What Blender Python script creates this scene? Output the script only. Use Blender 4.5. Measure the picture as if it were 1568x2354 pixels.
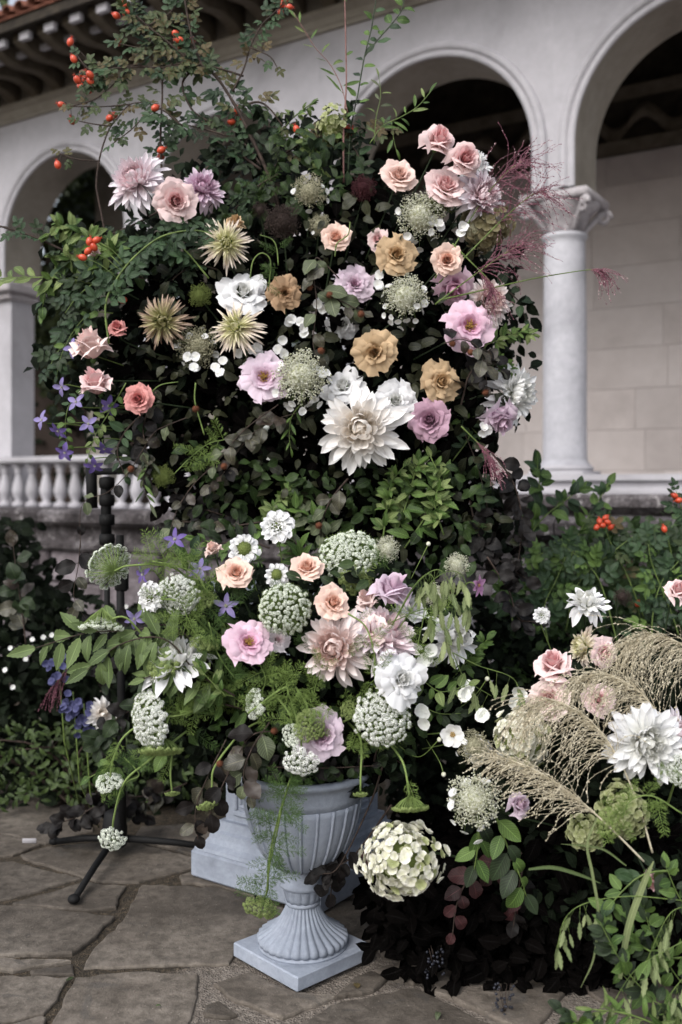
import bpy, math, random
import numpy as np
from mathutils import Matrix, Vector, Euler
R = math.radians
sc = bpy.context.scene
for o in list(bpy.data.objects): bpy.data.objects.remove(o)
col = sc.collection
random.seed(7); rng = np.random.default_rng(7)

# ------------------------------------------------------------------ camera
CAMZ, FPX, HY = 1.45, 2288.0, 1120.0
cam = bpy.data.cameras.new('camera'); co = bpy.data.objects.new('camera', cam); col.objects.link(co)
co.location = (0, 0, CAMZ); co.rotation_euler = (R(90), 0, 0)
cam.sensor_fit = 'VERTICAL'; cam.sensor_height = 36; cam.sensor_width = 24; cam.lens = 35
cam.shift_y = -0.0242; cam.clip_end = 2000; cam.clip_start = 0.05
cam.dof.use_dof = True; cam.dof.focus_distance = 3.05; cam.dof.aperture_fstop = 1.9
sc.camera = co
# ------------------------------------------------------------------ light: bright overcast
w = bpy.data.worlds.new('World'); sc.world = w; w.use_nodes = True
nt = w.node_tree; nt.nodes.clear()
out = nt.nodes.new('ShaderNodeOutputWorld'); bg = nt.nodes.new('ShaderNodeBackground')
sky = nt.nodes.new('ShaderNodeTexSky'); sky.sky_type = 'NISHITA'; sky.sun_disc = False
SUN_EL, SUN_AZ = 44, 212          # azimuth measured from +Y clockwise
sky.sun_elevation = R(SUN_EL); sky.sun_rotation = R(SUN_AZ); sky.dust_density = 3.0; sky.air_density = 1.2
hsv = nt.nodes.new('ShaderNodeHueSaturation'); hsv.inputs['Saturation'].default_value = 0.42
nt.links.new(sky.outputs[0], hsv.inputs['Color']); nt.links.new(hsv.outputs[0], bg.inputs[0])
bg.inputs[1].default_value = 0.15; nt.links.new(bg.outputs[0], out.inputs[0])
sl = bpy.data.lights.new('sun', 'SUN'); so = bpy.data.objects.new('sun', sl); col.objects.link(so)
sl.energy = 1.05; sl.angle = R(40); sl.color = (1.0, .985, .96)
az = R(SUN_AZ); el = R(SUN_EL)
sdir = Vector((math.sin(az)*math.cos(el), math.cos(az)*math.cos(el), math.sin(el)))
so.rotation_euler = sdir.to_track_quat('Z', 'Y').to_euler()
sc.view_settings.view_transform = 'Standard'; sc.view_settings.look = 'None'
sc.view_settings.exposure = 0.62; sc.view_settings.gamma = 1.0

# ------------------------------------------------------------------ helpers
def P(x, y, Y):
    """point at distance Y in front of the viewpoint, seen at (x, y) of a 1568 x 2354 view"""
    return Vector(((x-784)/FPX*Y, Y, CAMZ-(y-HY)/FPX*Y))
def G(x, y):
    Y = CAMZ*FPX/(y-HY); return Vector(((x-784)/FPX*Y, Y, 0))
def S(px, Y): return px/FPX*Y
def lin(h, k=1.0):
    h = h.lstrip('#'); c = [int(h[i:i+2], 16)/255 for i in (0, 2, 4)]
    return tuple([min(1, k*((v/12.92) if v <= .04045 else ((v+.055)/1.055)**2.4)) for v in c])+(1,)

class MB:
    def __init__(s): s.v = []; s.f = []; s.uv = []; s.n = 0
    def add(s, v, f, uv=None, M=None):
        v = np.asarray(v, float).reshape(-1, 3)
        if M is not None:
            A = np.array(M); v = v @ A[:3, :3].T + A[:3, 3]
        s.v.append(v); s.f.extend([tuple(int(i)+s.n for i in q) for q in f])
        s.uv.append(np.zeros((len(v), 2)) if uv is None else np.asarray(uv, float)); s.n += len(v)
    def mesh(s, name, smooth=True):
        m = bpy.data.meshes.new(name)
        if s.n:
            V = np.concatenate(s.v); m.from_pydata(V.tolist(), [], s.f)
            U = np.concatenate(s.uv); idx = np.empty(len(m.loops), np.int32); m.loops.foreach_get('vertex_index', idx)
            l = m.uv_layers.new(name='UVMap'); l.data.foreach_set('uv', U[idx].astype(np.float32).ravel())
            m.polygons.foreach_set('use_smooth', [smooth]*len(m.polygons))
        return m
def repeat_mesh(name, v, f, uv, Ms, smooth=True):
    """one mesh of many placed copies (numpy, fast); Ms (n,4,4)"""
    v = np.asarray(v, float); n = len(Ms); Ms = np.asarray(Ms)
    V = np.einsum('nij,vj->nvi', Ms[:, :3, :3], v)+Ms[:, None, :3, 3]
    nv = len(v); tri = []
    for q in f:
        tri += [(q[0], q[i], q[i+1]) for i in range(1, len(q)-1)]
    F = (np.asarray(tri)[None]+(np.arange(n)*nv)[:, None, None]).reshape(-1, 3)
    m = bpy.data.meshes.new(name)
    m.vertices.add(n*nv); m.vertices.foreach_set('co', V.astype(np.float32).ravel())
    m.loops.add(F.size); m.loops.foreach_set('vertex_index', F.astype(np.int32).ravel())
    m.polygons.add(len(F)); m.polygons.foreach_set('loop_start', np.arange(0, F.size, 3, dtype=np.int32))
    try: m.polygons.foreach_set('loop_total', np.full(len(F), 3, np.int32))
    except Exception: pass
    U = np.tile(np.asarray(uv, float), (n, 1))
    l = m.uv_layers.new(name='UVMap'); l.data.foreach_set('uv', U[F.ravel()].astype(np.float32).ravel())
    m.update(calc_edges=True); m.polygons.foreach_set('use_smooth', np.full(len(F), smooth))
    # a brightness of its own for every copy
    a = m.attributes.new('rnd', 'FLOAT', 'POINT'); a.data.foreach_set('value', np.repeat(rng.random(n), nv).astype(np.float32))
    return m
def link(name, mesh, mat=None, parent=None, M=None, kind=None, label=None):
    o = bpy.data.objects.new(name, mesh); col.objects.link(o)
    if mat is not None:
        if mesh is not None and len(mesh.materials) == 0: mesh.materials.append(mat)
        elif mesh is not None and mesh.materials[0] != mat:
            o.material_slots[0].link = 'OBJECT'; o.material_slots[0].material = mat
    if parent is not None: o.parent = parent
    if M is not None: o.matrix_basis = M
    if kind: o['kind'] = kind
    if label: o['label'] = label
    return o
USED = set()
GROUPS = {'rose': 'roses in the flower displays', 'dahlia': 'dahlias in the flower displays', 'umbel flower': 'umbels and seed heads in the flower displays', 'hydrangea': 'hydrangeas in the flower displays', 'clematis': 'violet clematis flowers', 'scabious': 'white scabious', 'branch': 'leafy branches and shoots', 'grass': 'ornamental grasses', 'stem': 'bare and feathery stems', 'berries': 'dark berry clusters', 'tree': 'trees beyond the loggia', 'bush': 'shrubs behind the displays', 'anemone': 'anemones'}
def tag(o, label, cat, group=None, kind=None):
    if label in USED: print('DUPLABEL', label)
    USED.add(label)
    o['label'] = label; o['category'] = cat
    group = group or GROUPS.get(cat)
    if group: o['group'] = group
    if kind: o['kind'] = kind
    return o
def thing(name, label, cat, M=None, group=None):
    o = bpy.data.objects.new(name, None); col.objects.link(o); o.empty_display_size = .05
    if M is not None: o.matrix_basis = M
    return tag(o, label, cat, group)
def struct(name, mesh, mat, parent=None):
    o = link(name, mesh, mat, parent)
    if parent is None: o['kind'] = 'structure'
    return o
def fr(pos, d, n, s=1.0, sx=None):
    """frame: +Y along d, +Z near n"""
    d = Vector(d).normalized(); n = Vector(n); x = d.cross(n)
    if x.length < 1e-5: x = d.cross(Vector((.3, .8, .5)))
    x.normalize(); z = x.cross(d)
    sx = s if sx is None else sx
    return Matrix(((x.x*sx, d.x*s, z.x*s, pos[0]), (x.y*sx, d.y*s, z.y*s, pos[1]), (x.z*sx, d.z*s, z.z*s, pos[2]), (0, 0, 0, 1)))
def axm(pos, axis, s=1.0, roll=None):
    q = Vector(axis).to_track_quat('Z', 'Y')
    roll = random.uniform(0, 6.28) if roll is None else roll
    return Matrix.Translation(pos) @ q.to_matrix().to_4x4() @ Matrix.Rotation(roll, 4, 'Z') @ Matrix.Diagonal((s, s, s, 1))
def rnd(a, b): return random.uniform(a, b)
def catmull(pts, n=6):
    pts = [Vector(p) for p in pts]
    if len(pts) < 3: return [pts[0].lerp(pts[-1], i/n) for i in range(n+1)]
    q = [pts[0]*2-pts[1]]+pts+[pts[-1]*2-pts[-2]]; o = []
    for i in range(1, len(q)-2):
        a, b, c, d = q[i-1:i+3]
        for k in range(n):
            t = k/n
            o.append(.5*((2*b)+(c-a)*t+(2*a-5*b+4*c-d)*t*t+(3*b-a-3*c+d)*t**3))
    o.append(pts[-1]); return o
def tube(mb, pts, r0, r1, sides=5, knob=0, uvrow=None):
    n = len(pts); V = []; F = []; U = []
    for i, p in enumerate(pts):
        t = (pts[min(i+1, n-1)]-pts[max(i-1, 0)])
        if t.length < 1e-9: t = Vector((0, 0, 1))
        t.normalize(); a = t.cross(Vector((.21, .93, .3)) if abs(t.y) < .9 else Vector((1, 0, .1))).normalized(); b = t.cross(a)
        r = (r0+(r1-r0)*i/(n-1))*(1+knob*rnd(-1, 1))
        for k in range(sides):
            an = 2*math.pi*k/sides; V.append(p+a*(math.cos(an)*r)+b*(math.sin(an)*r)); U.append((k/sides, i/(n-1)))
    for i in range(n-1):
        for k in range(sides):
            k2 = (k+1) % sides; F.append((i*sides+k, i*sides+k2, (i+1)*sides+k2, (i+1)*sides+k))
    F.append(tuple(range(sides))[::-1]); F.append(tuple((n-1)*sides+k for k in range(sides)))
    mb.add([tuple(v) for v in V], F, U)
def box(mb, c, s, M=None, bev=0):
    """centre c, full size s; with bev every edge is chamfered"""
    hx, hy, hz = s[0]/2, s[1]/2, s[2]/2
    if bev <= 0:
        v = [(c[0]+a*hx, c[1]+b*hy, c[2]+d*hz) for a in (-1, 1) for b in (-1, 1) for d in (-1, 1)]
        f = [(0, 1, 3, 2), (4, 6, 7, 5), (0, 4, 5, 1), (2, 3, 7, 6), (0, 2, 6, 4), (1, 5, 7, 3)]
        mb.add(v, f, None, M); return
    def ring(ix, iy, z):
        return [(c[0]+sx*ix+0, c[1]+sy*iy, c[2]+z) for sx, sy in ((-1, -1), (1, -1), (1, 1), (-1, 1))]
    def oct_(dx, dy, z, b):
        p = []
        for sx, sy, fl in ((-1, -1, 0), (1, -1, 1), (1, 1, 0), (-1, 1, 1)):
            e = [(sx*dx, sy*(dy-b)), (sx*(dx-b), sy*dy)]
            if fl: e = e[::-1]
            p += [(c[0]+q[0], c[1]+q[1], c[2]+z) for q in e]
        return p
    b = bev
    V = oct_(hx-b, hy-b, -hz, b*.5)+oct_(hx, hy, -hz+b, b)+oct_(hx, hy, hz-b, b)+oct_(hx-b, hy-b, hz, b*.5)
    F = [tuple(range(8))[::-1], tuple(range(24, 32))]
    for r in range(3):
        for k in range(8):
            k2 = (k+1) % 8; F.append((r*8+k, r*8+k2, r*8+8+k2, r*8+8+k))
    mb.add(V, F, None, M)
def lathe(mb, prof, n=32, M=None, flute=0, amp=None, square=False):
    """prof [(r,z)]; amp(z)->relative flute depth"""
    V = []; F = []; U = []
    for i, (r, z) in enumerate(prof):
        for k in range(n):
            a = 2*math.pi*k/n; rr = r
            if flute and amp: rr = r*(1+amp(z)*(abs(math.cos(a*flute/2))**.7-.6))
            V.append((rr*math.cos(a), rr*math.sin(a), z)); U.append((k/n, i/len(prof)))
    for i in range(len(prof)-1):
        for k in range(n):
            k2 = (k+1) % n; F.append((i*n+k, i*n+k2, (i+1)*n+k2, (i+1)*n+k))
    F.append(tuple(range(n))[::-1]); F.append(tuple((len(prof)-1)*n+k for k in range(n)))
    mb.add(V, F, U, M)
ICO = None
def bead(mb, p, r, sq=1.0):
    v = [(0, 0, r*sq), (r, 0, 0), (0, r, 0), (-r, 0, 0), (0, -r, 0), (0, 0, -r*sq)]
    f = [(0, 1, 2), (0, 2, 3), (0, 3, 4), (0, 4, 1), (5, 2, 1), (5, 3, 2), (5, 4, 3), (5, 1, 4)]
    mb.add([(p[0]+a, p[1]+b, p[2]+c) for a, b, c in v], f)
def ball(mb, p, r, sq=1.0, n=8, m=6, M=None):
    V = []; F = []
    for i in range(m+1):
        ph = math.pi*i/m
        for k in range(n):
            a = 2*math.pi*k/n; V.append((p[0]+r*math.sin(ph)*math.cos(a), p[1]+r*math.sin(ph)*math.sin(a), p[2]+r*sq*math.cos(ph)))
    for i in range(m):
        for k in range(n):
            k2 = (k+1) % n; F.append((i*n+k, (i+1)*n+k, (i+1)*n+k2, i*n+k2))
    mb.add(V, F, None, M)
def blade(L=1, W=.4, a=1.0, b=.9, fold=0, cup=0, bend=0, wave=0, serr=0, nu=4, nv=7, seed=0, twist=0, roll=0, notch=0, uvu=None, w0=0):
    """leaf / petal: base at origin, runs along +Y, face +Z"""
    r = random.Random(seed); V = []; U = []; F = []
    py = pz = 0.0; ph = r.uniform(0, 6); ph2 = r.uniform(0, 6)
    for j in range(nv+1):
        v = j/nv
        if j > 0:
            an = bend*(v-.2); py += L/nv*math.cos(an); pz += L/nv*math.sin(an)
        wd = W/2*max(0, math.sin(math.pi*min(1, v)**a))**b
        wd = max(wd, W/2*w0*(1-v))
        if serr and 0 < j < nv: wd *= 1+serr*(1 if j % 2 else -1)
        tw = twist*v
        for i in range(nu+1):
            u = -1+2*i/nu; x = u*wd; z = fold*abs(u)*wd+cup*u*u*wd
            if roll: x = wd*math.sin(u*roll)/max(roll, .01); z += wd*(1-math.cos(u*roll))/max(roll, .01)
            z += wave*wd*math.sin(v*9+ph+u*2)*abs(u)+wave*.5*L*.12*math.sin(v*6+ph2)
            yy = py-notch*L*v**6*(1-abs(u))*.25
            xr = x*math.cos(tw)-z*math.sin(tw); zr = x*math.sin(tw)+z*math.cos(tw)
            V.append((xr, yy, pz+zr)); U.append((uvu if uvu is not None else (u+1)/2, v))
    for j in range(nv):
        for i in range(nu):
            q = j*(nu+1)+i; F.append((q, q+1, q+nu+2, q+nu+1))
    return V, F, U

# ------------------------------------------------------------------ materials
def mat_new(name):
    m = bpy.data.materials.new(name); m.use_nodes = True; n = m.node_tree
    for x in list(n.nodes): n.nodes.remove(x)
    o = n.nodes.new('ShaderNodeOutputMaterial'); return m, n, o
def N(n, t, **k):
    x = n.nodes.new(t)
    for a, b in k.items():
        if a in x.inputs: x.inputs[a].default_value = b
        else: setattr(x, a, b)
    return x
def ramp(n, fac, stops):
    r = n.nodes.new('ShaderNodeValToRGB'); e = r.color_ramp.elements
    while len(e) < len(stops): e.new(.5)
    for q, (p, c) in zip(e, stops): q.position = p; q.color = c
    if fac is not None: n.links.new(fac, r.inputs[0])
    return r
def noise(n, scale, detail=4, rough=.55, vec=None, dist=0):
    x = N(n, 'ShaderNodeTexNoise'); x.inputs['Scale'].default_value = scale; x.inputs['Detail'].default_value = detail
    x.inputs['Roughness'].default_value = rough; x.inputs['Distortion'].default_value = dist
    if vec is not None: n.links.new(vec, x.inputs['Vector'])
    return x
def math_(n, op, a, b=None, clamp=False):
    x = n.nodes.new('ShaderNodeMath'); x.operation = op; x.use_clamp = clamp
    for i, q in enumerate((a, b)):
        if q is None: continue
        if isinstance(q, (int, float)): x.inputs[i].default_value = q
        else: n.links.new(q, x.inputs[i])
    return x.outputs[0]
def mixc(n, fac, a, b, mode='MIX'):
    x = n.nodes.new('ShaderNodeMix'); x.data_type = 'RGBA'; x.blend_type = mode
    for i, q in ((0, fac), (6, a), (7, b)):
        if isinstance(q, (int, float, tuple)): x.inputs[i].default_value = q
        else: n.links.new(q, x.inputs[i])
    return x.outputs[2]
def petal_mat(name, inner, mid, outer, rough=.62, trans=.25, vw=.45):
    m, n, o = mat_new(name)
    uv = N(n, 'ShaderNodeUVMap'); sp = N(n, 'ShaderNodeSeparateXYZ'); n.links.new(uv.outputs[0], sp.inputs[0])
    tc = N(n, 'ShaderNodeTexCoord'); ns = noise(n, 9, 5, .6, tc.outputs['Object'])
    f = math_(n, 'ADD', math_(n, 'MULTIPLY', sp.outputs[0], 1-vw), math_(n, 'MULTIPLY', sp.outputs[1], vw))
    f = math_(n, 'ADD', f, math_(n, 'MULTIPLY', math_(n, 'SUBTRACT', ns.outputs[0], .5), .35))
    c = ramp(n, f, [(.12, inner), (.45, mid), (.8, outer)]).outputs[0]
    oi = N(n, 'ShaderNodeObjectInfo')
    br = math_(n, 'ADD', .86, math_(n, 'MULTIPLY', oi.outputs['Random'], .2))
    cm = N(n, 'ShaderNodeVectorMath', operation='SCALE'); n.links.new(c, cm.inputs[0]); n.links.new(br, cm.inputs['Scale'])
    # fine veins run along the petal
    mp = N(n, 'ShaderNodeMapping'); n.links.new(tc.outputs['Object'], mp.inputs[0]); mp.inputs['Scale'].default_value = (1, 1, .25)
    nb = noise(n, 45, 3, .6, mp.outputs[0]); bp = N(n, 'ShaderNodeBump'); bp.inputs['Strength'].default_value = .22; bp.inputs['Distance'].default_value = .004
    n.links.new(nb.outputs[0], bp.inputs['Height'])
    p = N(n, 'ShaderNodeBsdfPrincipled', Roughness=rough); n.links.new(cm.outputs[0], p.inputs['Base Color']); n.links.new(bp.outputs[0], p.inputs['Normal'])
    p.inputs['Specular IOR Level'].default_value = .25
    t = N(n, 'ShaderNodeBsdfTranslucent'); n.links.new(cm.outputs[0], t.inputs['Color'])
    mx = N(n, 'ShaderNodeMixShader'); mx.inputs[0].default_value = trans
    n.links.new(p.outputs[0], mx.inputs[1]); n.links.new(t.outputs[0], mx.inputs[2]); n.links.new(mx.outputs[0], o.inputs[0]); return m
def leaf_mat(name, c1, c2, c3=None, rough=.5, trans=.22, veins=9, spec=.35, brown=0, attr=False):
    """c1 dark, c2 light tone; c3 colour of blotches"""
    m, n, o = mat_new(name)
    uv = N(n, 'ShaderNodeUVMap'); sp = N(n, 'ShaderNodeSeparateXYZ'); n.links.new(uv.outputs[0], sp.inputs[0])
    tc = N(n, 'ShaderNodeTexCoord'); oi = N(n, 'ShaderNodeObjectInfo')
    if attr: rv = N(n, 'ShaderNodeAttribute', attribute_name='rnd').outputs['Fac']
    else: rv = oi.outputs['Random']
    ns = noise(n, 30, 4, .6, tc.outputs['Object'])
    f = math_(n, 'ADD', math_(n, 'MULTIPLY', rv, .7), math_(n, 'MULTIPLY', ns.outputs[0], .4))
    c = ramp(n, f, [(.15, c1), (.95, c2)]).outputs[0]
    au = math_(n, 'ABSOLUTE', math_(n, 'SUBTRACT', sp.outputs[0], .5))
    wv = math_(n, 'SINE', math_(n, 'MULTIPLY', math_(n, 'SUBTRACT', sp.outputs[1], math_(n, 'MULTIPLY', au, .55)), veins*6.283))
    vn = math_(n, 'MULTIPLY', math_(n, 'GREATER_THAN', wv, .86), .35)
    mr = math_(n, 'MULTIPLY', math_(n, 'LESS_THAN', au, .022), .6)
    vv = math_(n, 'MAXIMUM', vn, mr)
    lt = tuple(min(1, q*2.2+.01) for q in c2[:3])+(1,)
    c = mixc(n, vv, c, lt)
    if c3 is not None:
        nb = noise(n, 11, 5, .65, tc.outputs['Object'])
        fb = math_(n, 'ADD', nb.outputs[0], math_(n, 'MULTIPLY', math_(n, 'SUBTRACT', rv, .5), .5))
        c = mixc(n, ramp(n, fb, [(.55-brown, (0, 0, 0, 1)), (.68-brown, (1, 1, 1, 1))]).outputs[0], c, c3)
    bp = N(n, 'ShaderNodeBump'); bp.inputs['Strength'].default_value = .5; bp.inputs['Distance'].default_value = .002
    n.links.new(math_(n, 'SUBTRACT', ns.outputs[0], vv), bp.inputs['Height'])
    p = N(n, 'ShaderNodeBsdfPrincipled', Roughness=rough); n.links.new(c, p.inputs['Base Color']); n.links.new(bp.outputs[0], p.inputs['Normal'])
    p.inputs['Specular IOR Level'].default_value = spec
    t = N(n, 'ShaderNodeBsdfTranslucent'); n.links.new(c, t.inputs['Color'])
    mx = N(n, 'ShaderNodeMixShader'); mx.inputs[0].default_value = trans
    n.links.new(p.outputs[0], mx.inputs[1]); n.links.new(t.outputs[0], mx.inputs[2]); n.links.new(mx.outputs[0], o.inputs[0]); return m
def plain_mat(name, c1, c2, scale=20, rough=.7, bump=.3, dist=.004, spec=.3, detail=6, coord='Object', metal=0, stops=(.3, .7)):
    m, n, o = mat_new(name); tc = N(n, 'ShaderNodeTexCoord'); ns = noise(n, scale, detail, .62, tc.outputs[coord])
    c = ramp(n, ns.outputs[0], [(stops[0], c1), (stops[1], c2)]).outputs[0]
    bp = N(n, 'ShaderNodeBump'); bp.inputs['Strength'].default_value = bump; bp.inputs['Distance'].default_value = dist
    nb = noise(n, scale*4, 4, .6, tc.outputs[coord]); n.links.new(nb.outputs[0], bp.inputs['Height'])
    p = N(n, 'ShaderNodeBsdfPrincipled', Roughness=rough, Metallic=metal); n.links.new(c, p.inputs['Base Color']); n.links.new(bp.outputs[0], p.inputs['Normal'])
    p.inputs['Specular IOR Level'].default_value = spec; n.links.new(p.outputs[0], o.inputs[0]); return m
def stone_mat(name, base, dark, light, scale=3.0, rough=.88, bump=.6, dist=.01, rand=.25, speck=None, dirt=.5, layered=0, blotch=None):
    m, n, o = mat_new(name); tc = N(n, 'ShaderNodeTexCoord'); ge = N(n, 'ShaderNodeNewGeometry'); oi = N(n, 'ShaderNodeObjectInfo')
    ad = N(n, 'ShaderNodeVectorMath', operation='ADD'); n.links.new(ge.outputs['Position'], ad.inputs[0])
    sc_ = N(n, 'ShaderNodeVectorMath', operation='SCALE'); sc_.inputs['Scale'].default_value = 3.0
    cx = N(n, 'ShaderNodeCombineXYZ'); n.links.new(oi.outputs['Random'], cx.inputs[0]); n.links.new(oi.outputs['Random'], cx.inputs[2])
    n.links.new(cx.outputs[0], sc_.inputs[0]); n.links.new(sc_.outputs[0], ad.inputs[1]); vec = ad.outputs[0]
    n1 = noise(n, scale, 8, .62, vec, .3); n2 = noise(n, scale*9, 6, .7, vec); n3 = noise(n, scale*45, 3, .6, vec)
    c = ramp(n, n1.outputs[0], [(.28, dark), (.5, base), (.74, light)]).outputs[0]
    f2 = ramp(n, n2.outputs[0], [(.36, (0, 0, 0, 1)), (.62, (1, 1, 1, 1))]).outputs[0]
    c = mixc(n, math_(n, 'MULTIPLY', math_(n, 'SUBTRACT', 1, f2), dirt), c, dark)
    if speck is not None:
        f3 = ramp(n, n3.outputs[0], [(.66, (0, 0, 0, 1)), (.74, (1, 1, 1, 1))]).outputs[0]; c = mixc(n, math_(n, 'MULTIPLY', f3, .6), c, speck)
    if blotch is not None:
        nbl = noise(n, scale*2.2, 7, .7, vec, 1.2); f4 = ramp(n, nbl.outputs[0], [(.58, (0, 0, 0, 1)), (.64, (1, 1, 1, 1))]).outputs[0]; c = mixc(n, math_(n, 'MULTIPLY', f4, .75), c, blotch)
    br = math_(n, 'ADD', 1-rand/2, math_(n, 'MULTIPLY', oi.outputs['Random'], rand))
    cm = N(n, 'ShaderNodeVectorMath', operation='SCALE'); n.links.new(c, cm.inputs[0]); n.links.new(br, cm.inputs['Scale'])
    h = math_(n, 'ADD', n1.outputs[0], math_(n, 'ADD', math_(n, 'MULTIPLY', n2.outputs[0], .45), math_(n, 'MULTIPLY', n3.outputs[0], .12)))
    bp = N(n, 'ShaderNodeBump'); bp.inputs['Strength'].default_value = bump; bp.inputs['Distance'].default_value = dist; n.links.new(h, bp.inputs['Height'])
    p = N(n, 'ShaderNodeBsdfPrincipled', Roughness=rough); n.links.new(cm.outputs[0], p.inputs['Base Color']); n.links.new(bp.outputs[0], p.inputs['Normal'])
    p.inputs['Specular IOR Level'].default_value = .3
    n.links.new(p.outputs[0], o.inputs[0]); return m

# ------------------------------------------------------------------ shared materials
M = {}
M['limestone'] = stone_mat('limestone', lin('#cfccd2', .69), lin('#aeabaf', .65), lin('#dcd9df', .71), 1.1, .85, .25, .004, .05, dirt=.25)
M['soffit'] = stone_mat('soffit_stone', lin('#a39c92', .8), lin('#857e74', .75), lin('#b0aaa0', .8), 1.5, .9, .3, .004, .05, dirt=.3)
M['ashlar'] = stone_mat('ashlar', lin('#d6ccc8', .76), lin('#bcb2ae', .74), lin('#e0d7d4', .78), .9, .85, .25, .003, .14, dirt=.2)
M['weathered'] = stone_mat('weathered_stone', lin('#6d6668', .6), lin('#2a2627', .6), lin('#a7a1a4', .8), 5, .95, 1.0, .02, .2, dirt=.8, blotch=lin('#b9b4b4', .8))
M['wall_block'] = stone_mat('old_wall_stone', lin('#857c80', .7), lin('#453e40', .7), lin('#aaa2a8', .8), 3, .95, .8, .012, .35, dirt=.6)
M['flag'] = stone_mat('flagstone', lin('#786f66', .72), lin('#4d463e', .55), lin('#938a80', .78), 2.4, .8, 1.0, .016, .42, speck=lin('#b3a89d', .8), dirt=.7, blotch=lin('#5f5a55', .68))
M['white_paint'] = stone_mat('painted_stone', lin('#a8b0bf', .8), lin('#8f96a4', .7), lin('#b3bac8', .8), 7, .72, .7, .004, .03, dirt=.35, speck=lin('#8d9096', .8))
M['roof_tile'] = plain_mat('terracotta', lin('#5a3428', .8), lin('#9a6552', .8), 9, .85, .4, .01)
M['timber'] = plain_mat('dark_timber', lin('#221d19', .8), lin('#4a4238', .8), 7, .85, .4, .004)
M['timber_pale'] = plain_mat('pale_timber', lin('#5f5649', .7), lin('#82786a', .7), 7, .85, .4, .004)
M['black_metal'] = plain_mat('black_metal', lin('#0b0b0c'), lin('#141415'), 30, .7, .2, .001, .25)
M['soil'] = None
def soil_mat():
    m, n, o = mat_new('joint_gravel'); ge = N(n, 'ShaderNodeNewGeometry'); v = ge.outputs['Position']
    a = noise(n, 60, 6, .7, v); b = noise(n, 6, 5, .6, v); vo = N(n, 'ShaderNodeTexVoronoi', Scale=170.0); n.links.new(v, vo.inputs['Vector'])
    dark = ramp(n, a.outputs[0], [(.3, lin('#1d1812')), (.55, lin('#4c4132', .8)), (.75, lin('#7d6c58', .85))]).outputs[0]
    pale = ramp(n, a.outputs[0], [(.3, lin('#5d544c', .8)), (.55, lin('#8d8379', .85)), (.8, lin('#b9b0a6', .9))]).outputs[0]
    sp = N(n, 'ShaderNodeSeparateXYZ'); n.links.new(v, sp.inputs[0])
    # the joints near the urn were repointed with pale sandy mortar
    f = math_(n, 'ADD', math_(n, 'MULTIPLY', sp.outputs[0], 1.0), math_(n, 'ADD', math_(n, 'MULTIPLY', sp.outputs[1], -1.0), math_(n, 'MULTIPLY', b.outputs[0], .5)))
    ff = ramp(n, math_(n, 'ADD', f, 3.3), [(.0, (0, 0, 0, 1)), (.18, (1, 1, 1, 1))]).outputs[0]
    c = mixc(n, ff, dark, pale)
    p = N(n, 'ShaderNodeBsdfPrincipled', Roughness=.95); n.links.new(c, p.inputs['Base Color'])
    bp = N(n, 'ShaderNodeBump'); bp.inputs['Strength'].default_value = 1; bp.inputs['Distance'].default_value = .008
    n.links.new(math_(n, 'ADD', a.outputs[0], vo.outputs['Distance']), bp.inputs['Height']); n.links.new(bp.outputs[0], p.inputs['Normal'])
    n.links.new(p.outputs[0], o.inputs[0]); return m
M['soil'] = soil_mat()

# ------------------------------------------------------------------ ground and paving
mb = MB(); mb.add([(-400, -200, -.012), (400, -200, -.012), (400, 900, -.012), (-400, 900, -.012)], [(0, 1, 2, 3)])
ground = struct('ground', mb.mesh('ground'), M['soil'])
paving = bpy.data.objects.new('paving', None); col.objects.link(paving); paving['kind'] = 'structure'
def z3(p): return (p[0]*.5, p[1]*.5+1764)
def z4(p): return (p[0]*.5+784, p[1]*.5+1764)
FL = [[(-60, 165), (200, 165), (420, 200), (430, 290), (210, 345), (60, 308), (-60, 290)],
      [(-60, 306), (30, 308), (190, 352), (60, 400), (-60, 416)],
      [(-60, 428), (60, 424), (375, 505), (50, 596), (-60, 606)],
      [(92, 396), (215, 360), (600, 330), (955, 430), (910, 450), (640, 522), (440, 516), (110, 412)],
      [(620, 322), (650, 270), (1060, 250), (1050, 380), (990, 425), (640, 330)],
      [(825, 492), (955, 446), (1000, 470), (1180, 560), (1170, 590), (1000, 538), (840, 528)],
      [(60, 620), (400, 520), (445, 530), (580, 542), (532, 640), (400, 654), (70, 628)],
      [(-60, 632), (120, 636), (400, 668), (528, 684), (445, 770), (330, 853), (-60, 860)],
      [(652, 532), (830, 537), (1010, 548), (1175, 602), (1310, 640), (1300, 720), (1200, 800), (1090, 820), (1055, 895), (700, 903), (385, 915), (425, 830), (565, 700), (600, 625)],
      [(-60, 878), (200, 882), (328, 886), (60, 932), (-60, 915)],
      [(140, 928), (338, 900), (342, 944), (150, 944)],
      [(-60, 948), (320, 957), (262, 1060), (200, 1125), (-60, 1185)],
      [(350, 958), (640, 928), (915, 944), (895, 1080), (860, 1176), (820, 1290), (190, 1290), (240, 1160)],
      [(985, 988), (1148, 938), (1360, 1028), (1545, 1048), (1300, 1145), (1080, 1068)],
      [(945, 1085), (1010, 1066), (1090, 1130), (1060, 1142), (940, 1130)],
      [(900, 1165), (1090, 1150), (1270, 1190), (1200, 1300), (870, 1300)],
      [(-60, 1205), (190, 1140), (215, 1150), (150, 1290), (-60, 1290)]]
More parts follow.
